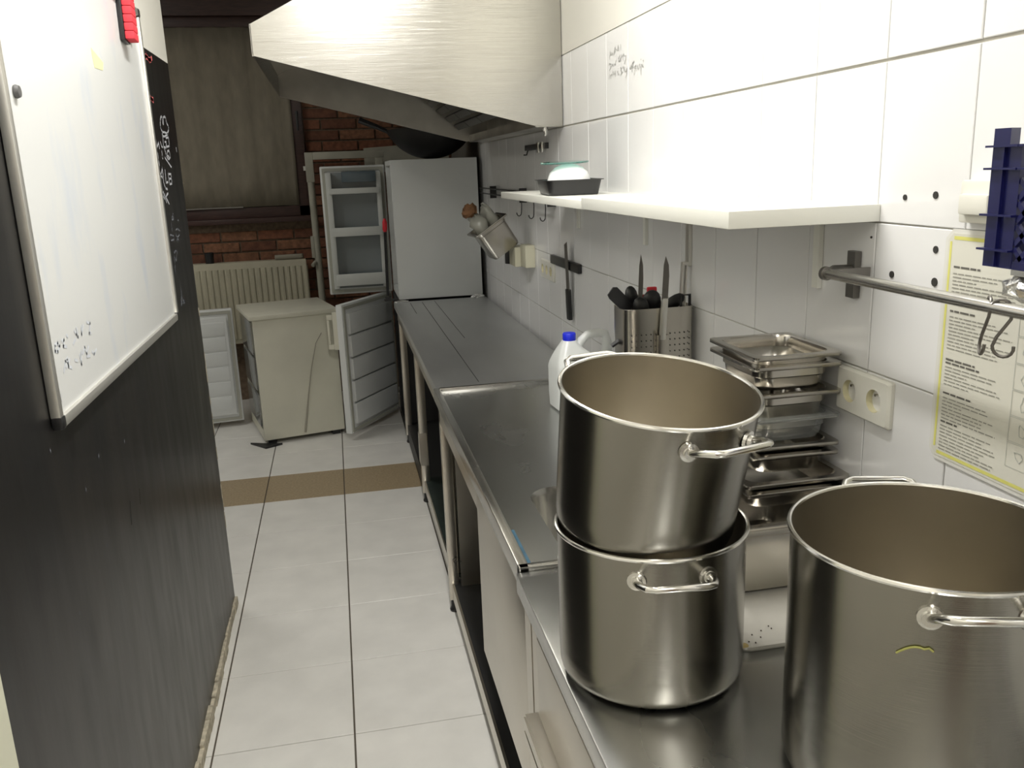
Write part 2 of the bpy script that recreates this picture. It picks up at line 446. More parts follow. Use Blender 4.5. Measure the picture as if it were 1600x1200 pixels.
def wall_tile_mesh():
    mb = MB()
    g, b, d = 0.0012, 0.0012, 0.003
    y0, y1, z0, z1 = g, TW - g, g, TH - g
    mb.loops([[(0, y0, z0), (0, y1, z0), (0, y1, z1), (0, y0, z1)],
              [(-d + 0.001, y0, z0), (-d + 0.001, y1, z0), (-d + 0.001, y1, z1), (-d + 0.001, y0, z1)],
              [(-d, y0 + b, z0 + b), (-d, y1 - b, z0 + b), (-d, y1 - b, z1 - b), (-d, y0 + b, z1 - b)]], close_last=True)
    me = mb.mesh('wall_tile', smooth=False)
    me.materials.append(M['wall_tile'])
    return me


wt = wall_tile_mesh()
rnd = random.Random(3)
ZROWS = [0.49, 0.74, 0.99, 1.24, 1.49, 1.743]
for j in range(-10, 21):
    for i, z in enumerate(ZROWS):
        y = 1.091 + j * TW
        if y + TW > 5.32 or y < -1.0:
            continue
        o = inst(wt, 'tile', wall_right, (XW - 0.0004, y, z), (0, R(rnd.uniform(-.12, .12)), R(rnd.uniform(-.12, .12))))
strokes(XW - 0.0042, STROKES_T, 0.0028, -1).build('pencil_writing', 'pencil', wall_right, smooth=False)
hb = MB()
for (y, z, r_) in ((1.158, 1.537, .0055), (1.229, 1.532, .0045), (1.148, 1.458, .0055), (1.145, 1.41, .0065), (1.249, 1.41, .0055), (1.139, 1.397, .003), (1.44, 1.105, .003), (1.31, 1.465, .002)):
    hb.tube([(XW - 0.0052, y, z), (XW - 0.003, y, z)], r_, 10)
hb.build('drill_hole', 'hole', wall_right)

# ---- black wall on the left: stub wall with free end
wall_left = struct(MB().box(XL - 0.14, XL, 1.15, 3.21, 0.0, 1.975).build('wall_left', 'black', smooth=False), 'matt black chalk-painted wall with scuffed lower part')
MB().box(XL - 0.14, XL, 1.15, 3.21, 1.975, ZC).build('white_upper_wall', 'paint', wall_left, smooth=False)
# chipped end edge
ce = MB()
rr = random.Random(5)
z = 0.02
while z < 1.95:
    h = rr.uniform(0.015, 0.06)
    if rr.random() < 0.42 and z < 1.25:
        ce.box(XL - 0.012 - rr.uniform(0, .01), XL + 0.0012, 3.2085 - rr.uniform(0, .006), 3.2125, z, z + h)
    z += h + rr.uniform(0, 0.05)
ce.build('chipped_edge', 'plaster_edge', wall_left, smooth=False)
bb = MB()
y = 1.15
while y < 3.21:
    l = rr.uniform(0.03, 0.09)
    bb.box(XL - 0.01, XL + 0.006 + rr.uniform(0, .008), y, min(y + l, 3.212), 0.0, 0.028 + rr.uniform(0, .02), b=0.002)
    y += l
struct(bb.build('baseboard_left', 'plaster_edge', smooth=False), 'rough broken plaster edge along the black wall')
strokes(XL, STROKES_A, 0.0065, 1).build('chalk_writing', 'chalk', wall_left, smooth=False)
strokes(XL, STROKES_B, 0.006, 1).build('chalk_smudge', 'chalk_dim', wall_left, smooth=False)
strokes(XL, STROKES_R, 0.013, 1).build('red_chalk_writing', 'chalk_red', wall_left, smooth=False)
sc = MB()
for (y, z, l, w) in ((1.93, 0.86, .05, .006), (2.03, .87, .035, .004)):
    sc.add([(XL + .0006, y, z), (XL + .0006, y + w, z), (XL + .0006, y + w + l * .3, z + l), (XL + .0006, y + l * .3, z + l)], [(0, 1, 2, 3)])
sc.build('gouge', 'hole', wall_left, smooth=False)
ck = MB()
for k in range(46):
    y, z = rr.uniform(1.4, 3.1), rr.uniform(0.75, 1.25)
    s_ = rr.uniform(.001, .003)
    ck.add([(XL + .0006, y - s_, z), (XL + .0006, y, z - s_ * 2), (XL + .0006, y + s_, z), (XL + .0006, y, z + s_ * 2)], [(0, 1, 2, 3)])
ck.build('chalk_specks', 'chalk_dim', wall_left, smooth=False, kind='stuff')
struct(MB().box(XL - 0.16, XL + 0.012, 1.03, 1.148, 0.0, 2.1).build('trim_1', 'cream_trim', smooth=False), 'cream painted jamb at the near end of the black wall')
struct(MB().box(XL - 0.14, XL - 0.01, -2.2, 1.03, 0.0, ZC).build('wall_near', 'paint', smooth=False), 'cream painted wall before the black wall')

# ---- room beyond the stub wall, wall behind the photographer, ceiling
struct(MB().box(-2.7, -2.6, -2.2, YB + 0.2, 0, ZC).build('wall_far_left', 'paint', smooth=False), 'plain wall of the side room')
struct(MB().box(-2.7, XW + 0.2, -2.3, -2.2, 0, ZC).build('wall_behind', 'paint', smooth=False), 'plain wall behind the viewpoint')
dr = struct(MB().box(-0.35, 0.5, -2.2, -2.16, 0, 2.02).build('door_1', 'wood_door', smooth=False), 'invented brown door behind the viewpoint for pot reflections')  # unseen door, invented to give the pots something brown to reflect
MB().tube([(0.42, -2.15, 1.02), (0.42, -2.10, 1.02), (0.31, -2.10, 1.02)], 0.008).build('door_handle', 'steel', dr)
struct(MB().box(-2.7, XW + 0.2, -2.3, YB + 0.2, ZC, ZC + 0.1).build('ceiling', 'ceiling', smooth=False), 'plain pale ceiling')

# ---- brick wall with window
wall_back = struct(MB().box(-2.6, XW + 0.2, YB, YB + 0.2, 0, ZC).build('wall_back', 'mortar', smooth=False), 'bare red brick wall with pale joints')
WX0, WX1, WZ0, WZ1 = -1.75, -0.165, 1.285, 2.70


def brick_mesh(i):
    mb = MB().box(0, 0.24, -0.012, 0.0, 0, 0.062, b=0.003)
    mb.jitter(0.0012, i + 3)
    me = mb.mesh('brick', smooth=False)
    me.materials.append(M['brick'][i])
    return me


bks = [brick_mesh(i) for i in range(3)]
nb = 0
row = 0
z = 0.42
while z < 2.62:
    x = -1.30 + (0.125 if row % 2 else 0)
    while x < XW - 0.02:
        inwin = x + 0.24 > WX0 - 0.0 and x < WX1 and z + 0.06 > WZ0
        if inwin and x + 0.24 > WX1 + 0.05:      # cut brick beside the frame
            w = (x + 0.24 - WX1 - 0.005) / 0.24
            inst(bks[rnd.randrange(3)], 'brick', wall_back, (WX1 + 0.005, YB - rnd.uniform(0, .004), z), (0, 0, 0), (w, 1, 1))
            nb += 1
        elif not inwin:
            w = min(1, (XW - 0.01 - x) / 0.24)
            inst(bks[rnd.randrange(3)], 'brick', wall_back, (x, YB - rnd.uniform(0, .005), z + rnd.uniform(-.001, .001)), (0, 0, 0), (w, 1, 1))
            nb += 1
        x += 0.252
    z += 0.0745
    row += 1

win = struct(bpy.data.objects.new('window_1', None), 'dark brown wooden window covered by a blind')
COL.objects.link(win)
win.location = (0, YB, 0)
for nm, a in (('frame_stile', (-0.165 - 0.075, -0.165, -0.06, -0.002, WZ0, WZ1)), ('frame_stile', (WX0, WX0 + 0.07, -0.06, -0.002, WZ0, WZ1)),
              ('window_sill', (WX0 - .02, -0.15, -0.095, -0.002, WZ0, WZ0 + 0.035)), ('frame_rail', (WX0, -0.165, -0.06, -0.002, WZ0 + 0.035, WZ0 + 0.11)),
              ('frame_rail', (WX0, -0.165, -0.075, -0.002, 2.575, 2.64)), ('frame_head', (WX0 - .05, 0.2, -0.12, -0.002, 2.64, 2.97))):
    MB().box(*a, b=0.004).build(nm, 'dark_wood', win)
MB().box(WX0 + .07, -0.24, -0.03, -0.012, WZ0 + .11, 2.575).build('pane', mat('night_glass', (0.02, 0.02, 0.02), 0.1), win, smooth=False)
hd = MB().tube([(-0.20, -0.06, 2.02), (-0.20, -0.085, 2.02)], 0.009).tube([(-0.20, -0.085, 2.03), (-0.20, -0.085, 1.90)], [0.011, 0.007])
hd.build('window_handle', 'dark_metal', win)
MB().box(-0.188, -0.172, -0.066, -0.059, 1.63, 1.66).build('catch', 'white_plastic', win, smooth=False)
bl = thing('roller_blind', 'taupe fabric blind pulled down over the dark wooden window', 'blind', (0, YB - 0.066, 0))
# softly rippled cloth
vs, fs = [], []
NX, NZ = 60, 6
for i in range(NX + 1):
    for j in range(NZ + 1):
        x = -1.68 + i * (1.68 - 0.235) / NX
        vs.append((x, 0.006 * math.sin(i * 0.9) * (0.4 + 0.6 * j / NZ) + 0.003 * math.sin(i * 2.3), 1.398 + j * (2.575 - 1.398) / NZ))
for i in range(NX):
    for j in range(NZ):
        a = i * (NZ + 1) + j
        fs.append((a, a + NZ + 1, a + NZ + 2, a + 1))
bo = MB().add(vs, fs).build('fabric', 'blind', bl)
sol = bo.modifiers.new('thick', 'SOLIDIFY')
sol.thickness = 0.002
MB().tube([(-1.68, -0.008, 1.398), (-0.62, -0.008, 1.398)], 0.0065).build('sill_gleam', 'pot_rim', bl)  # shiny bar added as the gleam of light along the sill

# ---- lamps (their light is set at the top)
for k, (loc, pw) in enumerate(LAMPS):
    t = thing('ceiling_lamp', ['long tube lamp on the ceiling between hood and viewpoint', 'unseen fill lamp added on the ceiling behind the viewpoint', 'unseen fill lamp added on the ceiling of the side room'][k], 'lamp', loc, group='ceiling tube lamps')
    MB().box(-0.07, 0.07, -0.65, 0.65, 0.0, ZC - LAMP_Z, b=0.006).build('housing', 'lamp_body', t)
    for sx in (-0.03, 0.03):
        MB().tube([(sx, -0.6, -0.022), (sx, 0.6, -0.022)], 0.013, 12).build('tube', 'tube', t)
    for ya in (-0.65, 0.61):
        MB().box(-0.07, 0.07, ya, ya + 0.04, -0.045, 0.0).build('end_cap', 'lamp_body', t, smooth=False)

# ================================================================== EXTRACTOR HOOD
hy0, hy1 = 3.29, 4.92
hood = thing('extractor_hood', 'large brushed steel extractor hood above the worktop', 'hood', (0, hy0, 1.745))
hp = [(0.868, 0.0), (0.766, 0.0), (-0.231, 0.261), (-0.231, 0.362), (0.36, 0.66), (0.36, 1.232), (0.868, 1.232)]
MB().prism([(x, z) for x, z in hp], 1, 0, 0.004).build('end_panel', 'hood', hood, ang=20)
D = hy1 - hy0
MB().prism(hp, 1, D - 0.004, D).build('far_end_panel', 'hood_in', hood, ang=20)
MB().box(-0.233, -0.229, 0, D, 0.259, 0.364).build('front_lip', 'hood', hood, smooth=False)
MB().add([(-0.231, 0.004, 0.362), (0.36, 0.004, 0.66), (0.36, D - .004, 0.66), (-0.231, D - .004, 0.362),
          (-0.231, 0.004, 0.364), (0.36, 0.004, 0.662), (0.36, D - .004, 0.662), (-0.231, D - .004, 0.364)],
         [(0, 1, 2, 3), (4, 5, 6, 7), (0, 1, 5, 4), (2, 3, 7, 6)]).build('top_sheet', 'hood', hood, smooth=False)
MB().box(0.357, 0.36, 0.004, D - .004, 0.66, 1.232).build('duct_box', 'hood', hood, smooth=False)
MB().box(0.766, 0.868, 0.004, D - .004, -0.003, 0.001).box(0.764, 0.768, 0.004, D - .004, -0.003, 0.035).box(0.864, 0.868, .004, D - .004, 0, 0.35).build('grease_trough', 'hood_in', hood, smooth=False)
MB().add([(-0.229, D - 0.03, 0.262), (0.75, D - 0.03, 0.006), (0.75, D - 0.03, 0.0), (-0.229, D - 0.03, 0.256),
          (-0.229, D, 0.262), (0.75, D, 0.006), (0.75, D, 0.0), (-0.229, D, 0.256)],
         [(0, 1, 2, 3), (4, 5, 6, 7), (0, 1, 5, 4), (2, 3, 7, 6), (1, 2, 6, 5), (0, 3, 7, 4)]).build('rolled_edge', 'hood_in', hood, smooth=False)
for k in range(4):
    ya = 0.04 + k * (D - 0.08) / 4
    yb = ya + (D - 0.08) / 4 - 0.01
    fm = MB()
    n = 9
    for q in range(n):
        t0, t1 = q / n, (q + 0.6) / n
        fm.add([(0.70 - 0.42 * t0, ya, 0.06 + 0.36 * t0), (0.70 - 0.42 * t1, ya, 0.06 + 0.36 * t1), (0.70 - 0.42 * t1, yb, 0.06 + 0.36 * t1), (0.70 - 0.42 * t0, yb, 0.06 + 0.36 * t0),
                (0.71 - 0.42 * t0, ya, 0.07 + 0.36 * t0), (0.71 - 0.42 * t1, ya, 0.07 + 0.36 * t1), (0.71 - 0.42 * t1, yb, 0.07 + 0.36 * t1), (0.71 - 0.42 * t0, yb, 0.07 + 0.36 * t0)],
               [(0, 1, 2, 3), (4, 5, 6, 7), (0, 1, 5, 4), (2, 3, 7, 6), (1, 2, 6, 5), (0, 3, 7, 4)])
    fm.build('grease_filter', 'filter', hood, smooth=False)
MB().tube([(0.812, 0.05, -0.003), (0.812, 0.05, -0.014), (0.812, 0.05, -0.018), (0.812, 0.05, -0.034)], [0.010, 0.010, 0.007, 0.006], 12).build('drain_plug', 'pot_rim', hood)

# ================================================================== WORKTOPS
# --- far table with foil covered top
tA = thing('work_table', 'steel work table under the hood with foil covered top', 'table', (0.30, 2.97, 0))
MB().box(0, 0.553, 0.004, 2.17, 0.815, 0.850, b=0.004).build('worktop', 'steel_foil', tA)
fl = MB()
for (x, y0, y1, w) in ((0.16, 0.05, 2.1, .0025), (0.235, 0.9, 2.12, .002), (0.09, 1.7, 2.1, .002)):
    fl.box(x, x + w, y0, y1, 0.8498, 0.8512)
fl.build('foil_seam', 'dark_metal', tA, smooth=False)
MB().box(0.012, 0.04, 0.05, 2.10, 0.755, 0.815).build('apron', 'front', tA, smooth=False)
for y in (0.06, 1.10, 2.10):
    for x in (0.035, 0.52):
        lg = MB().box(x - 0.02, x + 0.02, y - 0.02, y + 0.02, 0.05, 0.815, b=0.003).build('leg', 'front', tA)
        MB().lathe([(0, 0), (0.018, 0), (0.02, 0.008), (0.014, 0.02), (0.014, 0.052)], 14, (x, y, 0)).build('foot', 'black_plastic', lg)
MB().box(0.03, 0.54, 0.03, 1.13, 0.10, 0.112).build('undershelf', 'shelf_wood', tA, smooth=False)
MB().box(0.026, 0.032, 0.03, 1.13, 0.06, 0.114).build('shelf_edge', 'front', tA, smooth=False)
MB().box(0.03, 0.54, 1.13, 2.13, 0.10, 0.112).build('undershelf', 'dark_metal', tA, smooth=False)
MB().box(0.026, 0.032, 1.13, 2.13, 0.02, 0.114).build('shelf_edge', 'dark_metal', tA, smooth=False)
gus = MB().prism([(1.06, 0.20), (1.14, 0.20), (1.14, 0.27), (1.12, 0.36), (1.08, 0.36), (1.06, 0.27)], 0, 0.012, 0.05)
gus.build('leg_gusset', 'front', tA)

# --- sink table
sx0, sx1, sy0, sy1 = 0.29, 0.853, 1.50, 2.965
tB = thing('sink_table', 'steel sink table with raised rim between foil table and near cabinet', 'sink', (0, 0, 0))
ZT = 0.850
out = [(sx0 + .02, sy0 + .02), (sx1 - .01, sy0 + .02), (sx1 - .01, sy1 - .02), (sx0 + .02, sy1 - .02)]
hole = rrect(0.395, 0.80, 1.545, 1.93, 0.07, 0, 6)
inner = [(p[0], p[1]) for p in hole]
pts = [Vector((*p, 0)) for p in out], [Vector((*p, 0)) for p in inner[::-1]]
tri = tessellate_polygon([pts[0], pts[1]])
allp = out + inner[::-1]
tp = MB().add([(p[0], p[1], ZT - 0.006) for p in allp], [tuple(t) for t in tri])
tp.build('sink_top', 'steel_top', tB, smooth=False)
MB().loops([[(x, y, ZT - 0.006) for x, y in inner], [(0.598 + (x - 0.598) * .97, 1.737 + (y - 1.737) * .97, ZT - 0.02) for x, y in inner],
            [(0.598 + (x - 0.598) * .93, 1.737 + (y - 1.737) * .93, ZT - 0.22) for x, y in inner],
            [(0.598 + (x - 0.598) * .82, 1.737 + (y - 1.737) * .82, ZT - 0.25) for x, y in inner]], close_last=True).build('basin', 'steel', tB, ang=50)
rim = MB()
rim.box(sx0, sx0 + 0.022, sy0, sy1, ZT - 0.04, ZT + 0.003, b=0.003)
rim.box(sx0, sx1, sy0, sy0 + 0.02, ZT - 0.04, ZT + 0.003, b=0.003)
rim.box(sx0 + 0.02, sx1, sy1 - 0.02, sy1, ZT - 0.04, ZT + 0.006, b=0.004)
rim.box(sx1 - 0.012, sx1, sy0 + 0.13, sy1, ZT - 0.04, ZT + 0.02, b=0.003)
rim.box(sx1 - 0.012, sx1, sy0 + 0.02, sy0 + 0.13, ZT - 0.04, ZT + 0.003, b=0.003)
rim.build('raised_rim', 'steel', tB)
MB().box(sx0 + 0.0222, sx0 + 0.031, sy0 + 0.03, sy0 + 0.20, ZT - 0.0062, ZT - 0.0048).build('film_strip', 'blue_film', tB, smooth=False)
MB().box(0.302, 0.318, 2.083, 2.95, 0.735, ZT - 0.04).build('apron', 'front', tB, smooth=False)
MB().box(0.298, 0.318, 1.503, 2.083, 0.335, ZT - 0.04, b=0.002).build('front_panel', 'front', tB)
for y in (2.94, ):
    for x in (0.32, 0.83):
        lg = MB().box(x - 0.018, x + 0.018, y - 0.018, y + 0.018, 0.05, ZT - 0.04, b=0.003).build('leg', 'front', tB)
        MB().lathe([(0, 0), (0.018, 0), (0.02, 0.008), (0.014, 0.02), (0.014, 0.052)], 14, (x, y, 0)).build('foot', 'black_plastic', lg)
MB().box(0.345, 0.83, 2.905, 2.915, 0.112, ZT - 0.04).build('side_panel', 'front', tB, smooth=False)
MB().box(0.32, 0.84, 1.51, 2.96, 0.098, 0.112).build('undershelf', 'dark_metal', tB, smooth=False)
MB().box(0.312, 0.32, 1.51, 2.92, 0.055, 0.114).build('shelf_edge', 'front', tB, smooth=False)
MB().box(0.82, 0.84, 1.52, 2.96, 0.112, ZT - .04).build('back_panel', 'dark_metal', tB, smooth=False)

# --- near cabinet with drawers
cb = thing('drawer_cabinet', 'steel drawer cabinet carrying the stock pots', 'cabinet', (0, 0, 0))
cy0, cy1 = 0.10, 1.497
MB().box(0.283, 0.853, cy0, cy1, 0.805, 0.846, b=0.003).build('cabinet_top', 'steel_top', cb)
MB().box(0.300, 0.848, cy0 + 0.005, cy1 - 0.002, 0.34, 0.805).build('body', 'front', cb, smooth=False)
MB().box(0.297, 0.3005, 1.442, 1.495, 0.335, 0.806).build('corner_post', 'front', cb, smooth=False)
MB().box(0.297, 0.3005, cy0, 1.442, 0.772, 0.806).build('top_rail', 'front', cb, smooth=False)
MB().box(0.2975, 0.3005, 1.392, 1.434, 0.34, 0.77).build('stile', 'front', cb, smooth=False)
for i, (ya, yb) in enumerate(((0.78, 1.386), (0.12, 0.772))):
    for (za, zb) in ((0.60, 0.768), (0.36, 0.585)):
        dw = MB().box(0.2955, 0.3003, ya, yb, za, zb, b=0.001).build('drawer', 'front', cb)
        MB().prism([(0.268, zb - 0.165 if za > .5 else zb - 0.012), (0.296, zb - 0.165 if za > .5 else zb - 0.012), (0.296, zb - 0.16 if za > .5 else zb - 0.008), (0.271, zb - 0.160 if za > .5 else zb - 0.008),
                    (0.271, zb - 0.188 if za > .5 else zb - 0.03), (0.268, zb - 0.188 if za > .5 else zb - 0.03)], 1, ya + 0.004, yb + 0.01).build('pull', 'front', dw, smooth=False)
for y in (0.16, 1.42):
    for x in (0.33, 0.81):
        MB().box(x - 0.018, x + 0.018, y - 0.018, y + 0.018, 0.0, 0.345, b=0.003).build('leg', 'front', cb)
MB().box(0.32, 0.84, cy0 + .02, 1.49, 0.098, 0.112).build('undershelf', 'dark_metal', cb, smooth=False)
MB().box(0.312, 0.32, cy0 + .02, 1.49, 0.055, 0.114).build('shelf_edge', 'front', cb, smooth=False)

# ================================================================== STOCK POTS


def stock_pot(name, label, R0, H, loc, rot=(0, 0, 0), handle_angles=(250, 70), rb=None, lift=0.010):
    t = thing(name, label, 'pot', loc, rot, 'steel stock pots')
    rb = rb or R0
    w = 0.0016
    out_ = [(0, 0), (rb - 0.022, 0), (rb - 0.012, 0.003), (rb - 0.003, 0.010), (rb, 0.02)]
    out_ += [(rb + (R0 - rb) * k / 8, 0.02 + (H - 0.02) * k / 8) for k in range(1, 9)]
    MB().lathe(out_, 96).build('body', 'pot', t, ang=50)
    inn = [(0, 0.004), (rb - 0.026, 0.004), (rb - 0.010, 0.010), (rb - w, 0.022), (R0 - w, H)]
    MB().lathe(inn, 96).build('inside', 'pot_in', t, ang=50)
    MB().tube([((R0 + 0.0015) * math.cos(2 * math.pi * k / 96), (R0 + 0.0015) * math.sin(2 * math.pi * k / 96), H) for k in range(96)], 0.0032, 8, closed=True).build('rolled_rim', 'pot_rim', t)
    for a in handle_angles:
        A = R(a)
        hw = 0.055 / R0
        zc = H - 0.030

        def P(da, rr_, dz=0):
            return (rr_ * math.cos(A + da), rr_ * math.sin(A + da), zc + dz)
        n_ = Vector((math.cos(A), math.sin(A), 0))
        t_ = Vector((-math.sin(A), math.cos(A), 0))
        base = n_ * R0 + Vector((0, 0, zc))
        pl = []
        pts_ = [(-0.050, 0.001, 0), (-0.052, 0.012, lift * .2), (-0.050, 0.028, lift * .6), (-0.044, 0.038, lift * .9), (-0.034, 0.042, lift), (0.034, 0.042, lift), (0.044, 0.038, lift * .9), (0.050, 0.028, lift * .6), (0.052, 0.012, lift * .2), (0.050, 0.001, 0)]
        for (s_, n2, dz) in pts_:
            sag = -(s_ * s_) / (2 * R0)
            pl.append(base + t_ * s_ + n_ * (n2 + (sag if abs(n2) < 0.03 else sag * 0.5)) + Vector((0, 0, dz)))
        h = MB().tube(pl, 0.0052, 12).build('handle', 'pot_rim', t)
        for s_ in (-0.050, 0.050):
            c = Vector((math.cos(A + s_ / R0), math.sin(A + s_ / R0), 0))
            c0 = c * (R0 - 0.0005) + Vector((0, 0, zc))
            MB().tube([c0, c0 + c * 0.004, c0 + c * 0.0045, c0 + c * 0.009], [0.014, 0.013, 0.009, 0.008], 16).build('handle_boss', 'pot_rim', h)
    return t


stock_pot('stock_pot', 'lower steel stock pot of the stack beside the sink', 0.139, 0.236, (0.422, 1.141, 0.8475), handle_angles=(-97, 83))
up_rot = Vector((0, 0, 1)).rotation_difference(Vector((0.067, -0.15, 1))).to_euler()
stock_pot('stock_pot', 'upper steel stock pot tilted in the mouth of another pot', 0.139, 0.216, (0.4115, 1.146, 1.0785), up_rot, handle_angles=(-73, 107), rb=0.131, lift=0.017)
bp = stock_pot('stock_pot', 'big empty steel stock pot standing closest, before the wall poster', 0.156, 0.318, (0.656, 0.836, 0.8475), handle_angles=(-107, 73), lift=0.022)
pe = []
for k in range(9):
    a = R(-136 + k * 1.6)
    pe.append((0.1575 * math.cos(a), 0.1575 * math.sin(a), 0.240 + 0.012 * math.sin(k * 0.33) + (0.004 if k > 6 else 0)))
tag(MB().tube([(p[0] + 0.656, p[1] + 0.836, p[2] + 0.8475) for p in pe], 0.0012, 6).build('vegetable_peel', 'peel'), 'thin curled vegetable peel stuck to the biggest pot', 'peel')

# ================================================================== PAN STACK BY THE WALL


def gn_pan(name, label, w, d, h, loc, rotz=0, m='pan', rad=0.028, group='steel food pans stacked by the wall', cat='pan', rot=None, ins0=0.0):
    """gastronorm pan: rim w x d (x,y), depth h; loc = centre of its base"""
    t = thing(name, label, cat, loc, rot or (0, 0, rotz), group)
    rimw = 0.011
    a, b = w / 2, d / 2

    def ring(ins, z, rr_):
        return rrect(-a + ins, a - ins, -b + ins, b - ins, max(rr_, 0.003), z)
    rings = [ring(0, h - 0.006, 0.008), ring(0, h, 0.008), ring(rimw, h, rad), ring(rimw + 0.002, h - 0.005, rad)]
    if h > 0.045:
        rings += [ring(rimw + 0.002, h - 0.022, rad), ring(rimw + 0.005, h - 0.025, rad)]
    rimw += ins0
    rings += [ring(rimw + 0.0065, 0.012, rad), ring(rimw + 0.010, 0.003, rad), ring(rimw + 0.022, 0.0012, rad * .8)]
    bd = MB().loops(rings, close_last=True).build('body', m, t, ang=40)
    so = bd.modifiers.new('sheet', 'SOLIDIFY')
    so.thickness = 0.0011
    so.offset = 1
    return t


PX, PY = 0.778, 1.452
PZ = 0.8462
# flat pale tray under the stack
ft_ = thing('flat_tray', 'pale stained flat tray lying under the pan stack', 'tray', (0, 0, PZ))
MB().loops([rrect(0.566, 0.856, 1.128, 1.492, 0.02, 0.0), rrect(0.562, 0.860, 1.124, 1.496, 0.022, 0.006), rrect(0.562, 0.860, 1.124, 1.496, 0.022, 0.010),
            rrect(0.566, 0.856, 1.128, 1.492, 0.02, 0.0105), rrect(0.57, 0.852, 1.132, 1.488, 0.018, 0.0085)], close_first=True, close_last=True).build('sheet', 'board_white', ft_)
for (x, y) in ((0.602, 1.160), (0.612, 1.150), (0.622, 1.168), (0.588, 1.142), (0.583, 1.158), (0.640, 1.178), (0.641, 1.170), (0.597, 1.137)):
    MB().sphere((x, y, 0.0095), 0.0014, 0.0014, 0.001, 6, 4).build('crumb', 'crumb', ft_)
MB().loops([rrect(0.5632, 0.582, 1.1255, 1.140, 0.006, 0.0104), rrect(0.5642, 0.581, 1.1265, 1.139, 0.005, 0.0109)], close_last=True).build('stain', 'stain', ft_)
for (lab, w, d, h, zb, dx, dy, rz, m, ins) in (
        ('widest and deepest pan at the bottom of the steel stack', 0.265, 0.325, 0.131, 0.8562, -0.044, -0.020, 0.0, 'pan', 0),
        ('wide shallow steel pan resting on the deepest pan of the stack', 0.20, 0.24, 0.036, 0.9880, -0.010, -0.008, 0.6, 'pan', 0),
        ('wide shallow steel pan nested in its twin low in the stack', 0.20, 0.24, 0.036, 1.0050, -0.010, -0.008, 0.6, 'pan', .004),
        ('small steel pan just above the wide shallow pans in the stack', 0.165, 0.199, 0.040, 1.0418, 0, -0.003, -1.2, 'pan', 0),
        ('small steel pan nested right below the clear pan', 0.165, 0.199, 0.040, 1.0590, 0, -0.003, -1.2, 'pan', .004),
        ('clear plastic pan in the middle of the steel stack', 0.166, 0.199, 0.050, 1.0998, -0.001, 0, 0.8, 'clear', 0),
        ('deep steel pan sitting inside the clear plastic pan', 0.165, 0.198, 0.088, 1.1062, -0.001, 0, 0.8, 'pan', .006),
        ('small steel pan second from the top of the stack', 0.165, 0.198, 0.050, 1.1950, -0.002, -0.001, -0.6, 'pan', 0),
        ('topmost open steel pan of the tall stack', 0.165, 0.198, 0.050, 1.2130, -0.003, -0.001, -0.6, 'pan', .004)):
    gn_pan('food_pan', lab, w, d, h, (PX + dx, PY + dy, zb), R(rz), m, ins0=ins)

# ================================================================== WALL SHELVES
for k, (lab, a) in enumerate((('near thicker white wall shelf with rounded free corner', (0.606, 0.8708, 1.29, 2.135, 1.492, 1.520)),
                              ('far thinner white wall shelf holding the black food box', (0.612, 0.8708, 2.137, 3.24, 1.490, 1.512)))):
    t = thing('wall_shelf', lab, 'shelf', (0, 0, 0), group='white wall shelves')
    MB().box(*a, b=0.0015).build('board', 'white_lam', t)
    for (y, m, l) in (((1.465, 'white_lam', 0.13), (2.07, 'alu', 0.15)) if k == 0 else ((2.385, 'white_lam', 0.12), (3.09, 'white_lam', 0.115))):
        br = MB().box(0.862, 0.8708, y - 0.010, y + 0.010, a[4] - l, a[4]).box(0.70, 0.866, y - 0.010, y + 0.010, a[4] - 0.004, a[4])
        br.build('bracket', m, t, smooth=False)

# black food box with white dome on the far shelf
fb = thing('food_box', 'black plastic food box with a white domed item on the shelf', 'box', (0.715, 2.66, 1.512), (0, 0, R(-6)))
MB().loops([rrect(-0.070, 0.070, -0.112, 0.112, 0.015, 0.0015), rrect(-0.073, 0.073, -0.116, 0.116, 0.018, 0.004), rrect(-0.082, 0.082, -0.125, 0.125, 0.02, 0.045), rrect(-0.090, 0.090, -0.133, 0.133, 0.02, 0.046),
            rrect(-0.090, 0.090, -0.133, 0.133, 0.02, 0.044), rrect(-0.081, 0.081, -0.124, 0.124, 0.02, 0.042)][:4], close_first=True).build('tray', 'black_plastic', fb)
fb.children[0].modifiers.new('s', 'SOLIDIFY').thickness = 0.002
dm = tag(MB().lathe([(0, 0.088), (0.02, 0.086), (0.042, 0.077), (0.058, 0.062), (0.066, 0.04), (0.067, 0.0), (0, 0.0)], 32).build('foam_bowl', 'white_foam'), 'upturned white bowl inside the black food box', 'bowl')
dm.location = (0.712, 2.64, 1.5165)
gl = tag(MB().lathe([(0, 0), (0.073, 0), (0.075, 0.0025), (0.073, 0.005), (0, 0.005)], 40).build('glass_disc', 'glass'), 'thin greenish glass disc on top of the white bowl', 'glass')
gl.location = (0.705, 2.66, 1.6058)
gl.rotation_euler = (R(2), R(-1.5), 0)

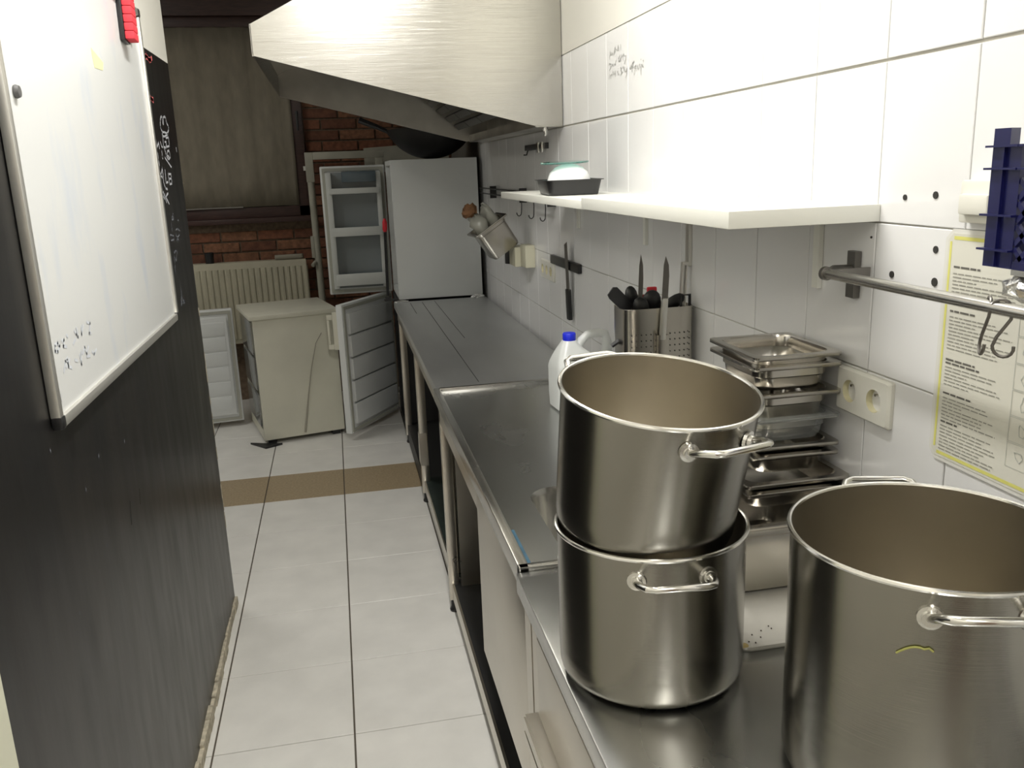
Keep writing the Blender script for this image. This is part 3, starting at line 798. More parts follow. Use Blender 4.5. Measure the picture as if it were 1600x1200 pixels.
# ================================================================== RAIL WITH HOOKS
rl = thing('utensil_rail', 'round steel rail fixed to the tiles over the big pot', 'rail', (0.79, 1.30, 1.41))
MB().tube([(0, 0.006, 0), (0, -1.2, 0)], 0.0085, 16).build('bar', 'steel', rl)
MB().lathe([(0, -.004), (0.0115, -.004), (0.0115, .004), (0, .004)], 16).build('end_cap', 'gunmetal', rl)
rl.children[-1].rotation_euler = (R(90), 0, 0)
rl.children[-1].location = (0, 0.008, 0)
for y in (0.045, -1.1):
    MB().box(0.068, 0.0800, y - 0.012, y + 0.012, -0.05, 0.03, b=0.001).box(-0.004, 0.07, y - 0.055, y - 0.049, -0.008, 0.008).build('bracket', 'gunmetal', rl, smooth=False)
    MB().tube([(0.0, y - 0.04, 0), (0.03, y - 0.01, 0.002), (0.07, y, 0.0)], 0.0075, 10).build('arm', 'gunmetal', rl)


def s_hook(label, y, ang, tilt):
    pts = []
    r_ = 0.0115
    for k in range(9):
        a = R(-30 + 210 * k / 8)
        pts.append((r_ * math.cos(a), 0, r_ * math.sin(a)))
    pts += [(-0.0112, 0, -0.012), (0.004, 0, -0.036)]
    for k in range(9):
        a = R(0 - 190 * k / 8)
        pts.append((-0.004 + 0.0125 * math.cos(a), 0, -0.048 + 0.0125 * math.sin(a)))
    o = tag(MB().tube(pts, 0.0021, 8).build('s_hook', 'gunmetal'), label, 'hook', 'wire hooks on the round rail')
    o.location = (0.79, y, 1.41)
    o.rotation_euler = (R(tilt), 0, R(ang))
    return o


s_hook('left one of the two crossed wire hooks on the round rail', 0.935, 62, 5)
s_hook('right one of the two crossed wire hooks on the round rail', 0.912, 118, -4)

# ================================================================== SOCKETS


def socket(label, y0, z0, n, group='wall sockets'):
    """n-gang socket plate on the tiled wall, y0 = centre of first well (largest y)"""
    t = thing('wall_socket', label, 'socket', (XW - 0.0035, y0, z0), group=group)
    W = 0.081 + 0.071 * (n - 1)
    ya, yb = 0.0405, 0.0405 - W

    def rr_(ins, x):
        return [(x, p[0], p[1]) for p in rrect(yb + ins, ya - ins, -0.0405 + ins, 0.0405 - ins, 0.004, 0, 3)]
    rings = [[(p[0], p[1], p[2]) for p in r_] for r_ in (rr_(0, 0), rr_(0, -0.006), rr_(0.004, -0.011))]
    # frame top with round wells
    fr = MB().loops(rings)
    outer = [(p[1], p[2]) for p in rr_(0.004, 0)]
    holes = []
    for k in range(n):
        holes.append([(-0.071 * k + 0.020 * math.cos(2 * math.pi * q / 24), 0.020 * math.sin(2 * math.pi * q / 24)) for q in range(24)][::-1])
    tri_ = tessellate_polygon([[Vector((*p, 0)) for p in outer]] + [[Vector((*p, 0)) for p in h_] for h_ in holes])
    ap = outer + [p for h_ in holes for p in h_]
    fr.add([(-0.011, *p) for p in ap], [tuple(q) for q in tri_])
    fr.build('plate', 'white_plastic', t)
    for k in range(n):
        w_ = MB()
        c = (-0.071 * k, 0)
        ringsw = []
        for (rad_, x) in ((0.020, -0.011), (0.0193, 0.0025)):
            ringsw.append([(x, c[0] + rad_ * math.cos(2 * math.pi * q / 24), rad_ * math.sin(2 * math.pi * q / 24)) for q in range(24)])
        w_.loops(ringsw, close_last=True)
        wl = w_.build('well', 'socket_in', t, ang=50)
        for dy in (-0.0095, 0.0095):
            MB().tube([(0.002, c[0] + dy, 0), (0.0012, c[0] + dy, 0)], 0.0026, 10).build('contact_hole', 'hole', wl)
        MB().tube([(0.0025, c[0], 0.010), (-0.008, c[0], 0.010)], 0.0024, 10).build('earth_pin', 'pot_rim', wl)
    return t


socket('white double power socket on the tiles behind the pan stack', 1.332, 1.196, 2)
socket('triple power socket on the tiles left of the magnetic strip', 3.655, 1.172, 3)
sb = thing('junction_box', 'cream junction box on the tiles under the hanging pan', 'box', (XW - .0034, 3.84, 1.155))
MB().box(-0.045, 0, 0.0, 0.11, 0, 0.10, b=0.004).build('box', 'cream_plastic', sb)
MB().box(-0.07, -0.005, 0.115, 0.25, -0.005, 0.085, b=0.004).build('adapter', 'cream_plastic', sb)
MB().lathe([(0, 0), (0.030, 0), (0.030, 0.06), (0.022, 0.075), (0, 0.075)], 20).build('plug', 'black_plastic', sb)
sb.children[-1].location = (-0.055, 0.285, -0.005)
sw = thing('wall_switch', 'small white switch half hidden behind the navy crate', 'switch', (XW - .0034, 1.04, 1.53))
MB().box(-0.018, 0, -0.03, 0.045, -0.028, 0.03, b=0.004).build('plate', 'white_plastic', sw)
MB().box(-0.028, -0.018, -0.02, 0.035, -0.016, 0.012, b=0.004).build('rocker', 'white_plastic', sw)
os_ = thing('wall_outlet', 'cream outlet half hidden behind the utensil holder', 'socket', (XW - .0034, 2.385, 1.19))
MB().lathe([(0, 0), (0.034, 0), (0.036, 0.006), (0.034, 0.022), (0.022, 0.024), (0.021, 0.012), (0, 0.012)], 28).build('body', 'cream_plastic', os_)
os_.children[0].rotation_euler = (0, R(-90), 0)

# ================================================================== MAGNETIC STRIP + KNIFE
mg = thing('magnetic_strip', 'black magnetic knife strip on the tiles', 'knife strip', (XW - .0034, 3.285, 1.228))
MB().box(-0.016, 0, -0.21, 0.21, -0.0175, 0.0175, b=0.003).build('bar', 'black_plastic', mg)


def knife(label, blade_l, blade_w, handle_l, loc, rot, hm='black_plastic', group='kitchen knives', point=True, bm='steel'):
    t = thing('knife', label, 'knife', loc, rot, group)
    th = 0.0018
    if point:
        prof = [(-blade_w / 2, 0), (blade_w / 2, 0), (blade_w / 2, blade_l * 0.55), (blade_w * 0.32, blade_l * 0.8), (-blade_w * 0.25, blade_l), (-blade_w / 2, blade_l * 0.8)]
    else:
        prof = [(-blade_w / 2, 0), (blade_w / 2, 0), (blade_w / 2, blade_l * 0.93), (-blade_w * 0.45, blade_l)]
    MB().prism([(p[0], p[1]) for p in prof], 1, -th / 2, th / 2).build('blade', bm, t, smooth=False)
    MB().box(-blade_w * 0.42, blade_w * 0.42, -0.008, 0.008, -handle_l, 0.004, b=0.004).build('handle', hm, t)
    return t


knife('long dark knife held upright on the magnetic strip', 0.185, 0.042, 0.115, (XW - .0225, 3.205, 1.135), (R(-2), 0, R(90)), point=False, bm='gunmetal')

# ================================================================== CANISTER
cn = thing('canister', 'milky plastic canister with blue cap on the sink table', 'canister', (0.690, 2.60, 0.845), (0, 0, R(4)))
rings = []
for (xa, xb, hy, z, rr_) in ((-0.045, 0.135, 0.055, 0.0, .015), (-0.053, 0.143, 0.062, 0.006, .02), (-0.055, 0.145, 0.064, 0.05, .02), (-0.055, 0.145, 0.064, 0.135, .02), (-0.052, 0.142, 0.062, 0.150, .022),
                            (-0.046, 0.075, 0.050, 0.170, .022), (-0.036, 0.045, 0.040, 0.192, .022), (-0.026, 0.028, 0.028, 0.210, .02), (-0.021, 0.023, 0.021, 0.22, .018)):
    rings.append(rrect(xa, xb, -hy, hy, rr_, z))
MB().loops(rings, close_first=True, close_last=True).build('body', 'milky', cn)
MB().lathe([(0, 0.218), (0.020, 0.218), (0.021, 0.222), (0.021, 0.240), (0.019, 0.243), (0, 0.243)], 24, (0.002, 0, 0)).build('cap', 'blue_cap', cn)
MB().tube([(0.030, 0, 0.190), (0.042, 0, 0.215), (0.062, 0, 0.232), (0.100, 0, 0.236), (0.120, 0, 0.230), (0.128, 0, 0.205), (0.126, 0, 0.14)],
          [0.014, 0.014, 0.013, 0.014, 0.015, 0.016, 0.018], 12).build('grip', 'milky', cn)

# ================================================================== UTENSIL HOLDER + CONTENTS
uh = thing('utensil_holder', 'perforated steel utensil holder hung on the tiled wall', 'holder', (0.768, 2.06, 1.00))


def oval(hx, hy, z, n=40):
    return [(hx * math.copysign(abs(math.cos(2 * math.pi * k / n)) ** 0.3, math.cos(2 * math.pi * k / n)), hy * math.copysign(abs(math.sin(2 * math.pi * k / n)) ** 0.3, math.sin(2 * math.pi * k / n)), z) for k in range(n)]


ub = MB().loops([oval(0.080, 0.045, 0.004), oval(0.088, 0.052, 0.012), oval(0.090, 0.054, 0.05), oval(0.090, 0.054, 0.248), oval(0.091, 0.055, 0.25)], close_first=True).build('shell', 'pan', uh)
ub.modifiers.new('s', 'SOLIDIFY').thickness = 0.001
ph = MB()
for zi in range(7):
    for xi in range(13):
        x = -0.075 + xi * 0.0125
        if abs(x) < 0.008:
            continue
        ph.tube([(x, -0.0545, 0.185 - zi * 0.015), (x, -0.0560, 0.185 - zi * 0.015)], 0.0015, 8)
ph.build('perforations', 'hole', uh, kind='stuff')
MB().box(-0.03, 0.03, 0.050, 0.058, 0.19, 0.27).box(0.075, 0.100, -0.02, 0.02, 0.235, 0.245).build('hanger', 'steel', uh, smooth=False)
hx, hyy, hz = 0.768, 2.06, 1.00
knife('slim pointed knife standing in the utensil holder', 0.135, 0.012, 0.11, (hx - 0.038, hyy - 0.01, hz + 0.245), (R(3), R(1), R(8)), group='knives in the utensil holder', bm='gunmetal')
knife('broad pointed knife with pale handle in the utensil holder', 0.105, 0.016, 0.10, (hx + 0.006, hyy - 0.066, hz + 0.272), (R(-1), R(4), R(6)), hm='alu', group='knives in the utensil holder', bm='gunmetal')
MB().box(-0.013, 0.015, -0.072, -0.055, 0.01, 0.185, b=0.002).build('slot', 'pan', uh)


def spat(label, loc, rot, w, l, m='black_plastic', cat='spatula', cup=False):
    t = thing('spatula', label, cat, loc, rot, 'utensils in the holder')
    if cup:
        MB().sphere((0, 0, l * 0.5), w / 2, 0.012, l * 0.5, 14, 8).build('head', m, t)
    else:
        MB().loops([[(p[0], -0.002 + 0.006 * math.sin(p[1] / l * 2), p[1]) for p in ((-w * .25, 0), (w * .25, 0), (w / 2, l * .4), (w / 2, l * .9), (w * .3, l), (-w * .4, l * .98), (-w / 2, l * .85), (-w / 2, l * .4))],
                    [(p[0], 0.002 + 0.006 * math.sin(p[1] / l * 2), p[1]) for p in ((-w * .25, 0), (w * .25, 0), (w / 2, l * .4), (w / 2, l * .9), (w * .3, l), (-w * .4, l * .98), (-w / 2, l * .85), (-w / 2, l * .4))]], True, True).build('head', m, t, smooth=False)
    MB().tube([(0, 0, 0.01), (0, 0, -0.16)], 0.006, 10).build('handle', m, t)
    return t


spat('black spatula leaning far left out of the utensil holder', (hx - 0.058, hyy - 0.012, hz + 0.238), (R(4), R(-46), R(10)), 0.034, 0.085)
spat('black ladle bowl at the back left of the utensil holder', (hx - 0.045, hyy + 0.015, hz + 0.245), (R(-8), R(-10), 0), 0.034, 0.055, cup=True)
spat('black round spoon in the middle of the utensil holder', (hx - 0.010, hyy - 0.005, hz + 0.235), (R(4), R(8), 0), 0.05, 0.055, cup=True)
spat('black spoon leaning right out of the utensil holder', (hx + 0.028, hyy + 0.0, hz + 0.236), (R(2), R(58), 0), 0.034, 0.065, cup=True)
spat('black spoon leaning left below the slim knife', (hx - 0.030, hyy - 0.03, hz + 0.232), (R(4), R(-30), 0), 0.040, 0.050, cup=True)
tag(MB().box(hx - 0.006, hx + 0.020, hyy + 0.022, hyy + 0.032, hz + 0.16, hz + 0.292, b=0.004).build('red_peeler', 'red'), 'small red handled tool in the utensil holder', 'tool')
tg = thing('steel_tongs', 'long pale steel tongs standing in the utensil holder', 'tongs', (hx + 0.066, hyy - 0.005, hz + 0.06), (R(-2), R(4), 0))
for dx in (-0.005, 0.005):
    MB().box(dx - 0.0025, dx + 0.0025, -0.007, 0.007, 0, 0.29, b=0.002).build('arm', 'alu', tg)
MB().box(-0.0075, 0.0075, -0.007, 0.007, 0.285, 0.294, b=0.002).build('joint', 'alu', tg)
tag(MB().tube([(hx + .062, hyy - .032, hz + .10), (hx + .062, hyy - .032, hz + .275), (hx + .085, hyy - .032, hz + .275), (hx + .085, hyy - .032, hz + .245)], 0.004, 8).build('grater_frame', 'black_plastic'), 'black square wire handle at the right of the utensil holder', 'utensil')

# ================================================================== POSTER
po = thing('instruction_poster', 'laminated instruction poster with yellow border on the tiles', 'poster', (XW - 0.0045, 1.12, 1.15))
# local: y decreases to the right (towards the viewer), z up; width 0.52, height 0.335
PW, PH = 0.50, 0.335


def pquad(mb, s0, s1, z0, z1, x):
    mb.add([(x, -s0, z0), (x, -s1, z0), (x, -s1, z1), (x, -s0, z1)], [(0, 1, 2, 3)])


def octo(ins, c):
    return [(-ins - c, ins), (-PW + ins + c, ins), (-PW + ins, ins + c), (-PW + ins, PH - ins - c), (-PW + ins + c, PH - ins), (-ins - c, PH - ins), (-ins, PH - ins - c), (-ins, ins + c)]


MB().prism(octo(-0.006, 0.014), 0, -0.0006, 0.0006).build('laminate', 'paper_edge', po, smooth=False)
MB().prism(octo(0.0, 0.010), 0, -0.0011, -0.0006).build('sheet', 'paper', po, smooth=False)
br = MB()
for (a, b_, c_, d_) in ((0.012, PW - 0.012, 0.004, 0.009), (0.012, PW - 0.012, PH - 0.009, PH - 0.004), (0.004, 0.0085, 0.014, PH - 0.012), (PW - 0.0085, PW - 0.004, 0.014, PH - 0.012)):
    pquad(br, a, b_, c_, d_, -0.0014)
br.build('yellow_border', 'paper_yellow', po, smooth=False)
tx, tb, ts = MB(), MB(), MB()
rp_ = random.Random(11)
blocks = [(0.286, 1, 0.06, 0), (0.277, 6, 0.125, 1), (0.222, 1, 0.06, 0), (0.214, 10, 0.125, 1), (0.150, 2, 0.075, 0), (0.139, 6, 0.118, 1), (0.099, 1, 0.062, 0), (0.092, 7, 0.118, 1), (0.055, 1, 0.042, 0), (0.049, 8, 0.118, 1)]
pitch = 0.0052
for col0, colw in ((0.016, 1.0), (0.235, 1.0)):
    for (z0, n, w, kind) in blocks:
        for k in range(n):
            zz = z0 - k * pitch
            s_ = col0
            end = col0 + w * (rp_.uniform(0.7, 1.0) if kind else rp_.uniform(0.8, 1.0)) * (0.45 if (kind and k in (2, 5, 8) and rp_.random() < .7) else 1)
            while s_ < end:
                l = rp_.uniform(0.006, 0.018)
                pquad(tx if kind else tb, s_, min(s_ + l, end), zz, zz + (0.0016 if kind else 0.0028), -0.0016)
                s_ += l + 0.0022
# column of small drawings in frames
for k in range(7):
    z0 = 0.03 + k * 0.036
    for (a, b_, c_, d_) in ((0.150, 0.192, z0, z0 + 0.0007), (0.150, 0.192, z0 + 0.034, z0 + 0.0347), (0.150, 0.1507, z0, z0 + .034), (0.1913, 0.192, z0, z0 + .034)):
        pquad(ts, a, b_, c_, d_, -0.0016)
    pts = [(0.171 + 0.011 * math.cos(q * 0.9) * (0.6 + 0.4 * math.sin(k + q)), z0 + 0.018 + 0.011 * math.sin(q * 0.9) * (0.7 + 0.3 * math.cos(q * 2 + k))) for q in range(9)]
    for (p, q_) in zip(pts[:-1], pts[1:]):
        d = Vector((q_[0] - p[0], q_[1] - p[1]))
        if d.length < 1e-5:
            continue
        nn = Vector((-d.y, d.x)).normalized() * 0.0006
        ts.add([(-0.0016, -(p[0] + nn.x), p[1] + nn.y), (-0.0016, -(q_[0] + nn.x), q_[1] + nn.y), (-0.0016, -(q_[0] - nn.x), q_[1] - nn.y), (-0.0016, -(p[0] - nn.x), p[1] - nn.y)], [(0, 1, 2, 3)])
    for q in range(5):
        pquad(tx, 0.197, 0.197 + rp_.uniform(.015, .03), z0 + 0.022 - q * pitch, z0 + 0.0236 - q * pitch, -0.0016)
    pquad(tb, 0.193, 0.196, z0 + 0.028, z0 + 0.032, -0.0016)
tx.build('printed_text', 'ink', po, smooth=False, kind='stuff')
tb.build('printed_headings', 'ink_bold', po, smooth=False, kind='stuff')
ts.build('printed_drawings', 'ink_soft', po, smooth=False, kind='stuff')

# ================================================================== NAVY CRATE
ct = thing('plastic_crate', 'navy blue lattice plastic crate at the right picture edge', 'crate', (0.705, 0.85, 1.474))
CL, CD, CH = 0.40, 0.155, 0.13      # along -y, +x, z


def crate_post(x, y):
    p = MB()
    p.prism([(x, y), (x + 0.0078, y + 0.002), (x + 0.008, y - 0.012), (x + 0.008, y - 0.040), (x, y - 0.042)], 2, 0.0, CH)
    p.build('corner_post', 'crate', ct, smooth=False)


crate_post(0.0, 0.0)
MB().box(0.0085, CD, -0.006, -0.0005, 0.001, CH - 0.001).build('end_wall', 'crate', ct, smooth=False)
MB().box(0.0085, CD, -CL + 0.0005, -CL + 0.006, 0.001, CH - 0.001).build('end_wall', 'crate', ct, smooth=False)
MB().box(0.009, CD - 0.001, -CL + 0.001, -0.001, 0.0005, 0.004).build('bottom', 'crate', ct, smooth=False)
rb = MB()
for z in (CH - 0.0026, CH - 0.026, CH - 0.075, CH - 0.112):
    rb.box(-0.006, 0.004, -0.042, 0.005, z, z + 0.0022)
rb.box(-0.006, 0.0035, -CL, -0.043, CH - 0.0025, CH).box(-0.005, 0.0035, -CL, -0.043, CH - 0.026, CH - 0.0238).box(-0.004, 0.002, -0.0215, -0.0195, 0.001, CH - 0.003)
rb.build('rib', 'crate', ct, smooth=False)
MB().prism([(0.0, 0.0), (0.022, -0.0), (0.022, -0.012), (0.0, -0.024)], 2, CH, CH + 0.017).build('stacking_peg', 'crate', ct, smooth=False)
for sgn in (1, -1):
    for k in range(-3, 16):
        y0 = -0.04 - k * 0.024
        a, b_ = (y0, 0.0), (y0 - sgn * 0.105, 0.105)
        pa, pb = Vector((0.0, a[0], a[1])), Vector((0.0, b_[0], b_[1]))
        # clip to lattice window y in [-CL+.01, -0.042]
        t0, t1 = 0.0, 1.0
        dy = pb.y - pa.y
        for lim, sg in ((-0.042, 1), (-CL + .006, -1)):
            da, db = (pa.y - lim) * sg, (pb.y - lim) * sg
            if da > 0 and db > 0:
                t1 = -1
            elif da > 0:
                t0 = max(t0, da / (da - db))
            elif db > 0:
                t1 = min(t1, da / (da - db))
        if t1 - t0 < 0.05:
            continue
        A_, B_ = pa.lerp(pb, t0), pa.lerp(pb, t1)
        dd = (B_ - A_).normalized()
        nn = Vector((0, -dd.z, dd.y)) * 0.0028
        vs = []
        for x in (0.001, 0.006):
            vs += [(x, *(A_ + nn)[1:]), (x, *(B_ + nn)[1:]), (x, *(B_ - nn)[1:]), (x, *(A_ - nn)[1:])]
        MB().add(vs, [(0, 1, 2, 3), (4, 5, 6, 7), (0, 1, 5, 4), (1, 2, 6, 5), (2, 3, 7, 6), (3, 0, 4, 7)]).build('lattice_bar', 'crate', ct, smooth=False)
MB().box(0.0005, 0.0078, -CL, -0.0425, 0.0, 0.008).build('bottom_rail', 'crate', ct, smooth=False)
kb = thing('crate_bracket', 'shiny crumpled metal bracket carrying the navy crate', 'bracket', (0.712, 0.82, 1.4725))
MB().box(0.0, 0.159, -0.30, -0.005, -0.006, 0.0).build('plate', 'steel', kb, smooth=False)
MB().sphere((0.01, -0.015, -0.020), 0.018, 0.026, 0.013, 9, 6).jitter(0.004, 4).build('crumpled_foil', 'foil', kb, smooth=False)
MB().sphere((0.03, -0.035, -0.022), 0.02, 0.02, 0.013, 9, 6).jitter(0.004, 6).build('crumpled_foil', 'foil', kb, smooth=False)
MB().box(0.150, 0.1592, -0.06, -0.03, -0.09, -0.004).build('wall_leg', 'steel', kb, smooth=False)

# ================================================================== HOOK RAIL + HANGING PAN
hr = thing('hook_rail', 'thin double rod on the wall under the hood', 'rail', (0.84, 0, 0))
for z in (1.490, 1.462):
    MB().tube([(0, 3.40, z), (0, 5.10, z)], 0.0035, 8).build('rod', 'dark_metal', hr)
for y in (3.44, 3.98, 4.75):
    MB().box(-0.003, 0.0308, y - 0.006, y + 0.006, 1.44, 1.505).build('mount', 'dark_metal', hr, smooth=False)


def j_hook(label, y):
    pts = [(0.002, 0, 0.006), (-0.002, 0, 0.012), (-0.007, 0, 0.006), (-0.006, 0, -0.03), (-0.008, 0, -0.06)]
    for k in range(7):
        a = R(0 - 180 * k / 6)
        pts.append((-0.024 + 0.016 * math.cos(a), 0, -0.062 + 0.016 * math.sin(a)))
    o = tag(MB().tube(pts, 0.0022, 8).build('wire_hook', 'dark_metal'), label, 'hook', 'wire hooks under the far shelf')
    o.location = (0.84, y, 1.462)
    o.rotation_euler = (0, 0, R(35))
    return o


j_hook('wire hook hanging nearest the shelf joint under the far shelf', 3.47)
j_hook('wire hook hanging beside the steel pan under the far shelf', 3.68)
j_hook('wire hook holding the tilted steel pan under the far shelf', 3.93)

hang = gn_pan('hanging_pan', 'tilted steel pan of bags hanging on the wall hook', 0.175, 0.17, 0.15, (0.765, 4.02, 1.222), 0, 'pan', 0.02, None, 'pan', rot=(0, R(-33), R(6)))
Mh = Matrix.Translation((0.765, 4.02, 1.222)) @ hang.rotation_euler.to_matrix().to_4x4()


def lump(name, mm, label, cat, loc, rx, ry, rz, seed, jit, group=None):
    o = tag(MB().sphere((0, 0, 0), rx, ry, rz, 14, 9).jitter(jit, seed).build(name, mm, smooth=True, ang=80), label, cat, group)
    o.location = Mh @ Vector(loc)
    o.rotation_euler = hang.rotation_euler
    return o


lump('plastic_bag', 'bag', 'cloudy plastic bag on the left in the hanging pan', 'bag', (-0.03, 0.0, 0.165), 0.036, 0.05, 0.062, 3, 0.008, 'bags in the hanging pan')
lump('plastic_bag', 'bag', 'cloudy plastic bag on the right in the hanging pan', 'bag', (0.038, 0.012, 0.168), 0.030, 0.045, 0.068, 5, 0.008, 'bags in the hanging pan')
lump('paper_bundle', 'brown_food', 'crumpled brown bundle sticking out of the hanging pan', 'bundle', (-0.035, -0.01, 0.250), 0.036, 0.034, 0.024, 9, 0.010)
bc = thing('clip_bar', 'short black bar with two metal clips below the hood corner', 'rail', (XW - .0034, 3.73, 1.680))
MB().box(-0.014, 0, -0.20, 0.20, -0.012, 0.012, b=0.002).build('bar', 'black_plastic', bc)
for y in (-0.09, -0.155):
    MB().box(-0.024, -0.012, y - 0.016, y + 0.016, -0.026, 0.016, b=0.003).build('clip', 'steel', bc)
MB().tube([(-0.01, 0.15, -0.01), (-0.016, 0.15, -0.03), (-0.03, 0.15, -0.03)], 0.003, 8).build('peg', 'black_plastic', bc)

# ================================================================== WHITEBOARD
wb = thing('whiteboard', 'large whiteboard with aluminium frame on the black wall', 'whiteboard', (XL, 1.535, 1.195))
BW, BH = 1.19, 0.865
MB().box(0.0008, 0.010, 0.01, BW - .01, 0.01, BH - .01).build('writing_surface', 'board', wb, smooth=False)
for nm, a in (('frame_bar', (0.0008, 0.018, 0, 0.02, 0.02, BH - 0.02)), ('frame_bar', (0.0008, 0.018, BW - 0.02, BW, 0.02, BH - 0.02)), ('frame_bar', (0.0008, 0.018, 0.02, BW - .02, 0, 0.02)), ('frame_bar', (0.0008, 0.018, .02, BW - .02, BH - .02, BH))):
    MB().box(*a, b=0.004).build(nm, 'alu', wb)
for y in (0, BW - .022):
    for z in (0, BH - .022):
        MB().box(0.0006, 0.020, y - .001, y + .023, z - .001, z + .023, b=0.006).build('corner_cap', 'black_plastic', wb)
strokes(0.010, [[(p[0] - 1.535, p[1] - 1.195) for p in s_] for s_ in STROKES_W], 0.006, 1).build('faded_writing', 'marker', wb, smooth=False)
strokes(0.010, [[(p[0] - 1.535, p[1] - 1.195) for p in s_] for s_ in STROKES_C], 0.003, 1).build('small_writing', 'marker_dark', wb, smooth=False)
er = thing('board_eraser', 'red sponge board eraser stuck on the whiteboard', 'eraser', (XL + 0.0105, 2.462, 1.945), (R(-4), 0, 0))
MB().box(0.0, 0.012, 0.0, 0.06, 0.0, 0.145, b=0.003).build('backing', 'black_plastic', er)
for k in range(7):
    MB().box(0.012, 0.034, 0.003, 0.057, 0.004 + k * 0.0198, 0.0232 + k * 0.0198, b=0.003).build('felt_layer', 'red_felt', er)
mg2 = tag(MB().lathe([(0, 0), (0.016, 0), (0.017, 0.004), (0.014, 0.011), (0, 0.012)], 24).build('round_magnet', 'yellow'), 'round yellow magnet beside the red eraser', 'magnet', 'round board magnets')
mg2.location = (XL + 0.0105, 2.585, 1.972)
mg2.rotation_euler = (0, R(90), 0)
mg3 = tag(MB().lathe([(0, 0), (0.010, 0), (0.011, 0.003), (0.009, 0.008), (0, 0.009)], 24).build('round_magnet', 'grey_magnet'), 'small dark grey magnet at the left of the whiteboard', 'magnet', 'round board magnets')
mg3.location = (XL + 0.0105, 1.602, 1.748)
mg3.rotation_euler = (0, R(90), 0)
tag(MB().prism([(2.150, 1.872), (2.158, 1.846), (2.230, 1.848), (2.245, 1.866), (2.15, 1.886)], 0, XL + 0.0103, XL + 0.0108).build('sticky_note', 'pale_yellow', smooth=False), 'torn pale yellow note on the whiteboard', 'note')

# ================================================================== FRIDGES AT THE FAR END


# lower freezer (under) + fridge on it, both open to the left
fz = thing('freezer', 'white freezer under the fridge with ribbed door swung open', 'freezer', (0.33, 5.165, 0.0))
MB().box(0.0, 0.50, 0.0, 0.03, 0.02, 0.845).box(0.0, 0.50, 0.50, 0.53, 0.02, 0.845).box(0.47, 0.5, 0.03, 0.50, 0.02, 0.845).box(0, 0.47, 0.03, 0.50, 0.815, 0.845).box(0, 0.47, 0.03, .50, 0.02, 0.06).build('cabinet', mat('shaded_freezer_body', (0.035, 0.035, 0.035), 0.6), fz, smooth=False)  # shade under the worktop is put into the cabinet's dark colour
for z in (0.30, 0.56):
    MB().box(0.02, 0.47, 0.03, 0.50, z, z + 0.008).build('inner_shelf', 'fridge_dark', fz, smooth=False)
for x in (0.04, 0.46):
    for y in (0.04, 0.49):
        MB().lathe([(0, 0), (0.02, 0), (0.018, 0.02), (0, 0.02)], 12, (x, y, 0)).build('foot', 'black_plastic', fz)


def freezer_door(parent, name, w, h, t, z0, loc, rotz, nr, m, rib_m, style):
    M4 = Matrix.Translation(Vector((loc[0], loc[1], 0))) @ Matrix.Rotation(rotz, 4, 'Z')

    def tr(mb):
        mb.v = [tuple((M4 @ Vector((v[0], -v[1], v[2])))[:]) for v in mb.v]   # inner side looks back to the room
        return mb
    d = tr(MB().box(0, w, 0.006, t, z0, z0 + h, b=0.008)).build(name, m, parent)
    # gasket frame and inner liner
    g = MB().box(0.012, w - .012, 0.0, 0.006, z0 + .012, z0 + .03).box(0.012, w - .012, 0.0, 0.006, z0 + h - .03, z0 + h - .012)
    g.box(0.012, 0.03, 0.0, 0.006, z0 + .03, z0 + h - .03).box(w - .03, w - .012, 0.0, 0.006, z0 + .03, z0 + h - .03)
    tr(g).build('gasket', 'gasket', d, smooth=False)
    if style == 'ribs':
        hh = (h - 0.10) / nr
        for k in range(nr):
            za = z0 + 0.05 + k * hh
            tr(MB().box(0.045, w - 0.045, -0.016, 0.006, za + 0.006, za + hh - 0.006, b=0.006)).build('liner_panel', rib_m, d)
    elif style == 'flat':
        tr(MB().box(0.04, w - 0.04, -0.012, 0.006, z0 + .05, z0 + h - .05, b=0.006)).build('liner', rib_m, d)
        for k in range(nr):
            za = z0 + 0.09 + k * (h - .16) / nr
            tr(MB().box(0.06, w - 0.06, -0.015, -0.010, za, za + (h - .16) / nr - 0.012, b=0.002)).build('liner_panel', rib_m, d)
    else:
        tr(MB().box(0.03, 0.06, -0.05, 0.006, z0 + .04, z0 + h - .04, b=0.006).box(w - .065, w - .03, -0.05, 0.006, z0 + .04, z0 + h - .04, b=0.006)).build('liner_side', rib_m, d)
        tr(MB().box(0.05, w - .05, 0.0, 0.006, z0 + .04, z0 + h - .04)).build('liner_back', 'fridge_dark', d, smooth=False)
        for (zz, hh) in ((0.06, 0.075), (0.37, 0.055), (0.63, 0.035)):
            tr(MB().box(0.045, w - .045, -0.065, -0.058, z0 + zz, z0 + zz + hh, b=0.003).box(0.045, w - .045, -0.06, 0.006, z0 + zz, z0 + zz + 0.008)).build('door_shelf', rib_m, d)
        tr(MB().box(0.06, w - .13, -0.062, 0.002, z0 + .70, z0 + .765, b=0.006)).build('flap', mat('blue_grey_flap', (0.10, 0.135, 0.155), 0.25), d)
    return d, tr


# hinge on the far front corner, open so that its inner side looks back to the room
dA, trA = freezer_door(fz, 'door', 0.60, 0.80, 0.05, 0.045, (-0.004, 0.53), R(180 + 57), 5, 'enamel', 'enamel', 'ribs')
# in this frame the outer face is at local +y
trA(MB().box(0.56, 0.592, 0.05, 0.085, 0.57, 0.80, b=0.004).box(0.575, 0.592, 0.085, 0.125, 0.57, 0.60, b=0.004).box(0.575, 0.592, 0.085, 0.125, 0.75, 0.78, b=0.004).box(0.575, 0.592, 0.108, 0.125, 0.60, 0.75, b=0.004)).build('handle', 'enamel_old', dA)

